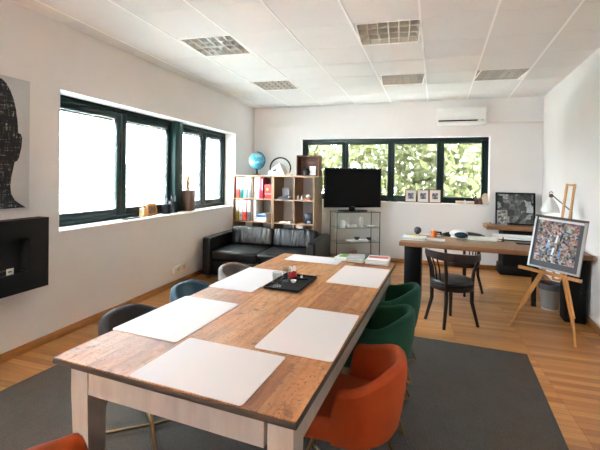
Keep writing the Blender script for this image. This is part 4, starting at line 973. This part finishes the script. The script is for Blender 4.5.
# desk lamp
ly = .47
lj = DF.pix(553, 196, ly); lb_ = DF.pix(572, 212, ly); 
lx, lby = DF.pix(584, 240, ly).x, ly
lx = min(lx, DW - .1)
t = thing('desk_lamp', 'desk lamp with white bell shade and bronze arm behind the easel', 'lamp', DF, (lx, ly, DZ + .001))
BRZ = mat((96, 72, 52), .35, .9)
J = Vector((lj.x - lx, 0, lj.z - DZ)); K = Vector((lb_.x - lx, 0, lb_.z - DZ)); K2 = Vector((0, 0, .16))
MB().lathe([(.07, 0), (.07, .012), (.02, .02), (.012, .03), (0, .03)], 24).build('base', BRZ, t)
MB().tube([(0, 0, .02), tuple(K2)], .008, 10).build('post', BRZ, t); 
MB().tube([tuple(J), tuple(K), tuple(K2)], .0065, 8).build('arm', BRZ, t)
jn = MB(); jn.ball(tuple(K2), .016); jn.ball(tuple(J + Vector((-.018, 0, .0))), .024); jn.build('joint', BRZ, t)
MB().tube([tuple(J + Vector((-.02 + .02 * math.cos(a), 0, .03 + .018 * math.sin(a)))) for a in [k * .5 for k in range(12)]], .004, 6).build('hook', BRZ, t)
S0 = DF.pix(549.8, 212, ly); S0 = Vector((S0.x - lx, 0, S0.z - DZ)); hs = J.z - .02 - S0.z
ax = Vector((J.x - .02, 0, J.z - .02)) - S0
Ms = Matrix.Translation(S0) @ Matrix.Rotation(math.atan2(ax.x, ax.z), 4, 'Y')
hs = ax.length
MB().lathe([(.098, 0), (.094, hs * .22), (.07, hs * .55), (.04, hs * .82), (.02, hs), (.018, hs), (.036, hs * .8), (.066, hs * .53), (.09, hs * .21), (.094, .002)], 28, M=Ms).build('shade', mat((236, 234, 230), .45), t)

# ------------------------------------------------------------------ chairs at the desk
def dark_chair(label, loc, rz, photo_posts):
    t = thing('wooden_armchair', label, 'chair', None, loc, rz, 'dark wooden chairs at the desk')
    zc = .455; seat = MB().prism([(.215 * math.cos(a), .21 * math.sin(a)) for a in [2 * PI * k / 32 for k in range(32)]], zc - .03, zc + .03, 0, .02); seat.build('seat_pad', mat((30, 32, 33), .38), t)
    fr = MB().prism([(.222 * math.cos(a), .217 * math.sin(a)) for a in [2 * PI * k / 32 for k in range(32)]], zc - .075, zc - .028, 0, .006); fr.build('seat_frame', DARKW, t)
    zr = .735
    RR = .268
    # crest rail sweeps round the back from one side post to the other
    a0, a1 = math.radians(170), math.radians(370); n = 26
    pts = [(RR * math.cos(a0 + (a1 - a0) * k / n), -.02 + RR * math.sin(a0 + (a1 - a0) * k / n), zr + .03 - .03 * k / n) for k in range(n + 1)]
    vs = []; 
    for i, p in enumerate(pts):
        a = a0 + (a1 - a0) * i / n; o = Vector((math.cos(a), math.sin(a), 0)); h = .022 + .02 * math.sin(PI * i / n)
        for dx, dz in ((.011, h), (-.011, h), (-.011, -h), (.011, -h)): vs.append(Vector(p) + o * dx + Vector((0, 0, dz)))
    b = MB(); b.add(vs, [(i * 4 + k, i * 4 + (k + 1) % 4, (i + 1) * 4 + (k + 1) % 4, (i + 1) * 4 + k) for i in range(n) for k in range(4)] + [(3, 2, 1, 0), tuple(n * 4 + k for k in range(4))]); b.build('crest_rail', DARKW, t)
    def rail(a): a = math.radians(a); return Vector((RR * math.cos(a), -.02 + RR * math.sin(a), 0))
    for ang in (180, 253, 352):
        q = rail(ang); s_ = Vector((.2 * math.cos(math.radians(ang)), .2 * math.sin(math.radians(ang)), 0)); ft = s_ * 1.32
        k = (ang - 170) / 200
        MB().tube([(ft.x, ft.y, 0), (s_.x, s_.y, .25), (s_.x, s_.y, .44), (s_.x * 1.08, s_.y * 1.08, .58), (q.x, q.y, zr + .03 - .03 * k - .01)], [.016, .02, .022, .018, .015], 10).build('post', DARKW, t)
    MB().tube([(0, .215, 0), (0, .2, .25), (0, .195, .43)], [.016, .02, .022], 10).build('leg', DARKW, t)
    for ang in photo_posts:
        q = rail(ang); s_ = Vector((.195 * math.cos(math.radians(ang)), .195 * math.sin(math.radians(ang)), 0)); k = (ang - 170) / 200
        MB().tube([(s_.x, s_.y, .44), (s_.x * 1.1, s_.y * 1.1, .6), (q.x, q.y, zr + .03 - .03 * k - .01)], .008, 8).build('spindle', DARKW, t)
    return t
dark_chair('dark wooden chair with round black seat in front of the desk', (.19, 4.40, 0), .0, (193, 206, 219, 233))
dark_chair('dark wooden chair tucked behind the desk, facing the room', (.37, 5.64, 0), PI + .1, (193, 206, 219, 233))

# ------------------------------------------------------------------ waste basket
bc_ = at(552.5, 310.5, 0); bc_ = Vector((1.335, 5.33, 0))
t = thing('waste_basket', 'translucent plastic waste basket under the desk beside the easel', 'waste basket', None, tuple(bc_))
m, nt, b_ = mk('frosted_plastic'); b_.inputs['Base Color'].default_value = lin((150, 150, 148)); b_.inputs['Alpha'].default_value = .55; b_.inputs['Roughness'].default_value = .3
MB().lathe([(.088, 0), (.118, .3), (.122, .3), (.122, .306), (.114, .306), (.085, .006), (0, .006)], 28).build('bin', m, t)
m2, nt, b_ = mk('bin_liner'); b_.inputs['Base Color'].default_value = lin((120, 120, 120)); b_.inputs['Alpha'].default_value = .6; b_.inputs['Roughness'].default_value = .25; bump(nt, b_, noise(nt, coords(nt), 20, 4), 1, .02)
MB().lathe([(.12, .24), (.126, .3), (.124, .312), (.112, .31), (.105, .22)], 28).build('bin_liner', m2, t)
MB().lathe([(.09, 0), (.092, .012), (.086, .012)], 28).build('base_ring', mat((190, 190, 186), .4), t)

# ------------------------------------------------------------------ easel
e0_, e1_ = at(510, 326, 0), at(575, 347, 0); ec = (e0_ + e1_) / 2
EF = Frame(ec.x, ec.y, math.atan2(e1_.y - e0_.y, e1_.x - e0_.x))
TI = .2
def ep(u, v, off=0): return EF.pix(u, v, off, TI)
t = thing('display_easel', 'light wooden folding easel standing beside the desk', 'easel', EF)
hw = (e1_ - e0_).length / 2
def P3(u, v, off=0): return ep(u, v, off)
ledL, ledR = P3(519.5, 266.5, -.02), P3(582, 281.5, -.02)
zl = (ledL.z + ledR.z) / 2
LA, LB = P3(541, 274, .02), P3(565.5, 280, .02)
kL, kR = P3(522.3, 303, .01), P3(572.6, 316.5, .01)
mT, mB = P3(570.5, 184), P3(556, 280, .02)
FL, FR = Vector((-hw, 0, 0)), Vector((hw, 0, 0))
MB().bar(FL, kL, .018, .016).bar(FL, FL + (kL - FL) * .06, .02, .02).build('lower_leg', EASELW, t); MB().bar(FR, kR, .018, .016).bar(FR, FR + (kR - FR) * .06, .02, .02).build('lower_leg', EASELW, t)
def pair(a, b, label=None):
    m_ = MB(); d = (b - a).normalized(); s_ = d.cross(Vector((0, 1, 0))).normalized() * .011
    m_.bar(a + s_, b + s_, .01, .02); m_.bar(a - s_, b - s_, .01, .02); m_.bar(a, a + d * .03, .03, .022); return m_
hub = P3(556.5, 250, .035)
pair(kL - (LA - kL).normalized() * .02, LA + (LA - kL).normalized() * .16).build('upper_leg', EASELW, t)
pair(kR - (LB - kR).normalized() * .02, LB + (LB - kR).normalized() * .16).build('upper_leg', EASELW, t)
# mast: a slim ladder-like frame
up_ = (mT - P3(560, 280, .0)).normalized(); up_ = (mT - mB).normalized(); s_ = Vector((1, 0, 0)) * .034
mb2 = MB(); base = mB; off = Vector((0, .012, 0))
mb2.bar(base - s_ + off, mT - s_ + off, .018, .018); mb2.bar(base + s_ + off, mT + s_ + off, .018, .018); mb2.bar(mT - s_ - up_ * .012 + off, mT + s_ - up_ * .012 + off, .024, .018)
mb2.bar(base - s_ + off, base + s_ + off, .03, .018); mb2.build('mast', EASELW, t)
lt = MB(); dv = (ledR - ledL); lt.bar(ledL, ledR, .018, .03); lt.bar(ledL + Vector((0, -.025, .012)), ledR + Vector((0, -.025, .012)), .014, .012); lt.bar(ledL + Vector((0, -.012, -.006)), ledR + Vector((0, -.012, -.006)), .036, .01); lt.build('ledge', EASELW, t)
rb0 = hub + Vector((0, .02, 0)); rf_ = EF.loc(at(573.2, 327, 0)); MB().bar(rb0, rf_, .02, .022).build('rear_leg', EASELW, t)
# the framed collage on the easel
cs = [P3(*c, -.035) for c in ((537.2, 214.8), (588.6, 222.2), (579.8, 277.4), (526.6, 264.8))]
cen = sum(cs, Vector()) / 4; xa = ((cs[1] - cs[0]) + (cs[2] - cs[3])).normalized(); ya = ((cs[0] - cs[3]) + (cs[1] - cs[2])); ya = (ya - xa * ya.dot(xa)).normalized(); za = xa.cross(ya)
pw = ((cs[1] - cs[0]).length + (cs[2] - cs[3]).length) / 4; ph = ((cs[0] - cs[3]).length + (cs[1] - cs[2]).length) / 4
pc = thing('framed_collage', 'silver-framed colourful collage print resting on the wooden easel', 'picture', EF, tuple(cen))
# local: x along the picture, z up the picture, y away from the viewer
Mr = Matrix((xa, -za, ya)).transposed()
pc.rotation_euler = (Matrix.Rotation(EF.rz, 3, 'Z') @ Mr).to_euler()
f = MB(); e = .018
f.box(-pw, -.012, -ph, pw, .012, -ph + e); f.box(-pw, -.012, -ph + e, -pw + e, .012, ph); f.box(pw - e * 1.3, -.012, -ph + e, pw, .012, ph); f.build('frame', ALU, pc)
MB().box(-pw, -.016, ph - .014, pw, .014, ph + .006).build('top_bar', mat((70, 50, 40), .5), pc)
MB().box(-pw + e, 0, -ph + e, pw - e, .008, ph - .01).build('mount', mat((66, 68, 72), .5), pc)
MB().box(-pw + .045, -.002, -ph + .075, pw - .06, 0, ph - .045).build('print', collage(), pc)
fig = MB(); WF = []
fx, fz = -.01, -.01
for k in range(9):
    a = R.uniform(-.09, .1); c = R.uniform(-.1, .09); fig.prism([(fx + a, fz + c - .03), (fx + a + .016, fz + c - .034), (fx + a + .026, fz + c + .04), (fx + a + .01, fz + c + .045)], -.003, -.0021 - .0001 * k, axis='y', mi=k % 3)
fig.build('print_figure', [mat((220, 224, 230), .4), mat((90, 140, 190), .4), mat((40, 42, 50), .4)], pc)
MB().box(-pw + .03, -.001, ph - .042, pw - .03, 0, ph - .02).build('caption_strip', mat((210, 210, 210), .4), pc)

# pieces that sit on a part belong to that part
SUB = {'spine_label': 'cover', 'finger_hole': 'cover', 'cover_print': 'cover', 'screen': 'bezel', 'badge': 'bezel', 'outlet': 'case', 'burner': 'firebox', 'status_lamp': 'front_panel', 'painted_head': 'canvas', 'emblem': 'box', 'print': 'carton', 'photo': 'frame', 'keypad': 'handset', 'louvre': 'housing', 'lamp_tube': 'housing', 'print_figure': 'print', 'label_print': 'label_plate', 'buttons': 'body', 'drawer': 'body'}
for o in list(bpy.data.objects):
    k = o.name.split('.')[0]
    if o.parent and not o.parent.parent and k in SUB and o.parent.type == 'EMPTY':
        sib = [c for c in o.parent.children if c.name.split('.')[0] == SUB[k]]
        if sib: o.parent = sib[0]
# ------------------------------------------------------------------ light
sc = bpy.context.scene
w = bpy.data.worlds.new('sky'); sc.world = w; w.use_nodes = True; nt = w.node_tree; bg = nt.nodes['Background']
tcn = nd(nt, 'ShaderNodeTexCoord'); sp = nd(nt, 'ShaderNodeSeparateXYZ'); nt.links.new(tcn.outputs['Generated'], sp.inputs[0])
cr = ramp(nt, sp.outputs[2], [(0, (.84, .9, 1)), (1, (.86, .91, 1))]); nt.links.new(cr, bg.inputs[0]); bg.inputs[1].default_value = 7.5
def portal(fr, s0, s1, z0, z1, y):
    l = bpy.data.lights.new('daylight_portal', 'AREA'); l.shape = 'RECTANGLE'; l.size = s1 - s0; l.size_y = z1 - z0; l.cycles.is_portal = True
    o = bpy.data.objects.new('daylight_portal', l); C.objects.link(o); o.location = fr.wld(((s0 + s1) / 2, y, (z0 + z1) / 2))
    d = -fr.y; o.rotation_euler = d.to_track_quat('-Z', 'Y').to_euler(); return o
portal(LW, LS0, LS1, LZ0, LZ1, T + .02); portal(BW, BS0, BS1, BZ0, BZ1, T + .02); portal(FW, FA, FB, FZ0, FZ1, T + .02)
sl_ = bpy.data.lights.new('hazy_sun', 'SUN'); sl_.energy = 270; sl_.angle = math.radians(12); sl_.color = (1, .985, .98)
so = bpy.data.objects.new('hazy_sun', sl_); C.objects.link(so); so.rotation_euler = Vector((-.06, .5, -.85)).to_track_quat('-Z', 'Y').to_euler()
vs = sc.view_settings; vs.view_transform = 'Standard'; vs.look = 'None'; vs.gamma = 1; vs.use_curve_mapping = False; vs.exposure = 2.52
sc.cycles.use_denoising = True; sc.cycles.max_bounces = 14; sc.cycles.diffuse_bounces = 8; sc.cycles.transparent_max_bounces = 24; sc.cycles.glossy_bounces = 6
sc.cycles.caustics_reflective = False; sc.cycles.caustics_refractive = False; sc.cycles.sample_clamp_indirect = 8
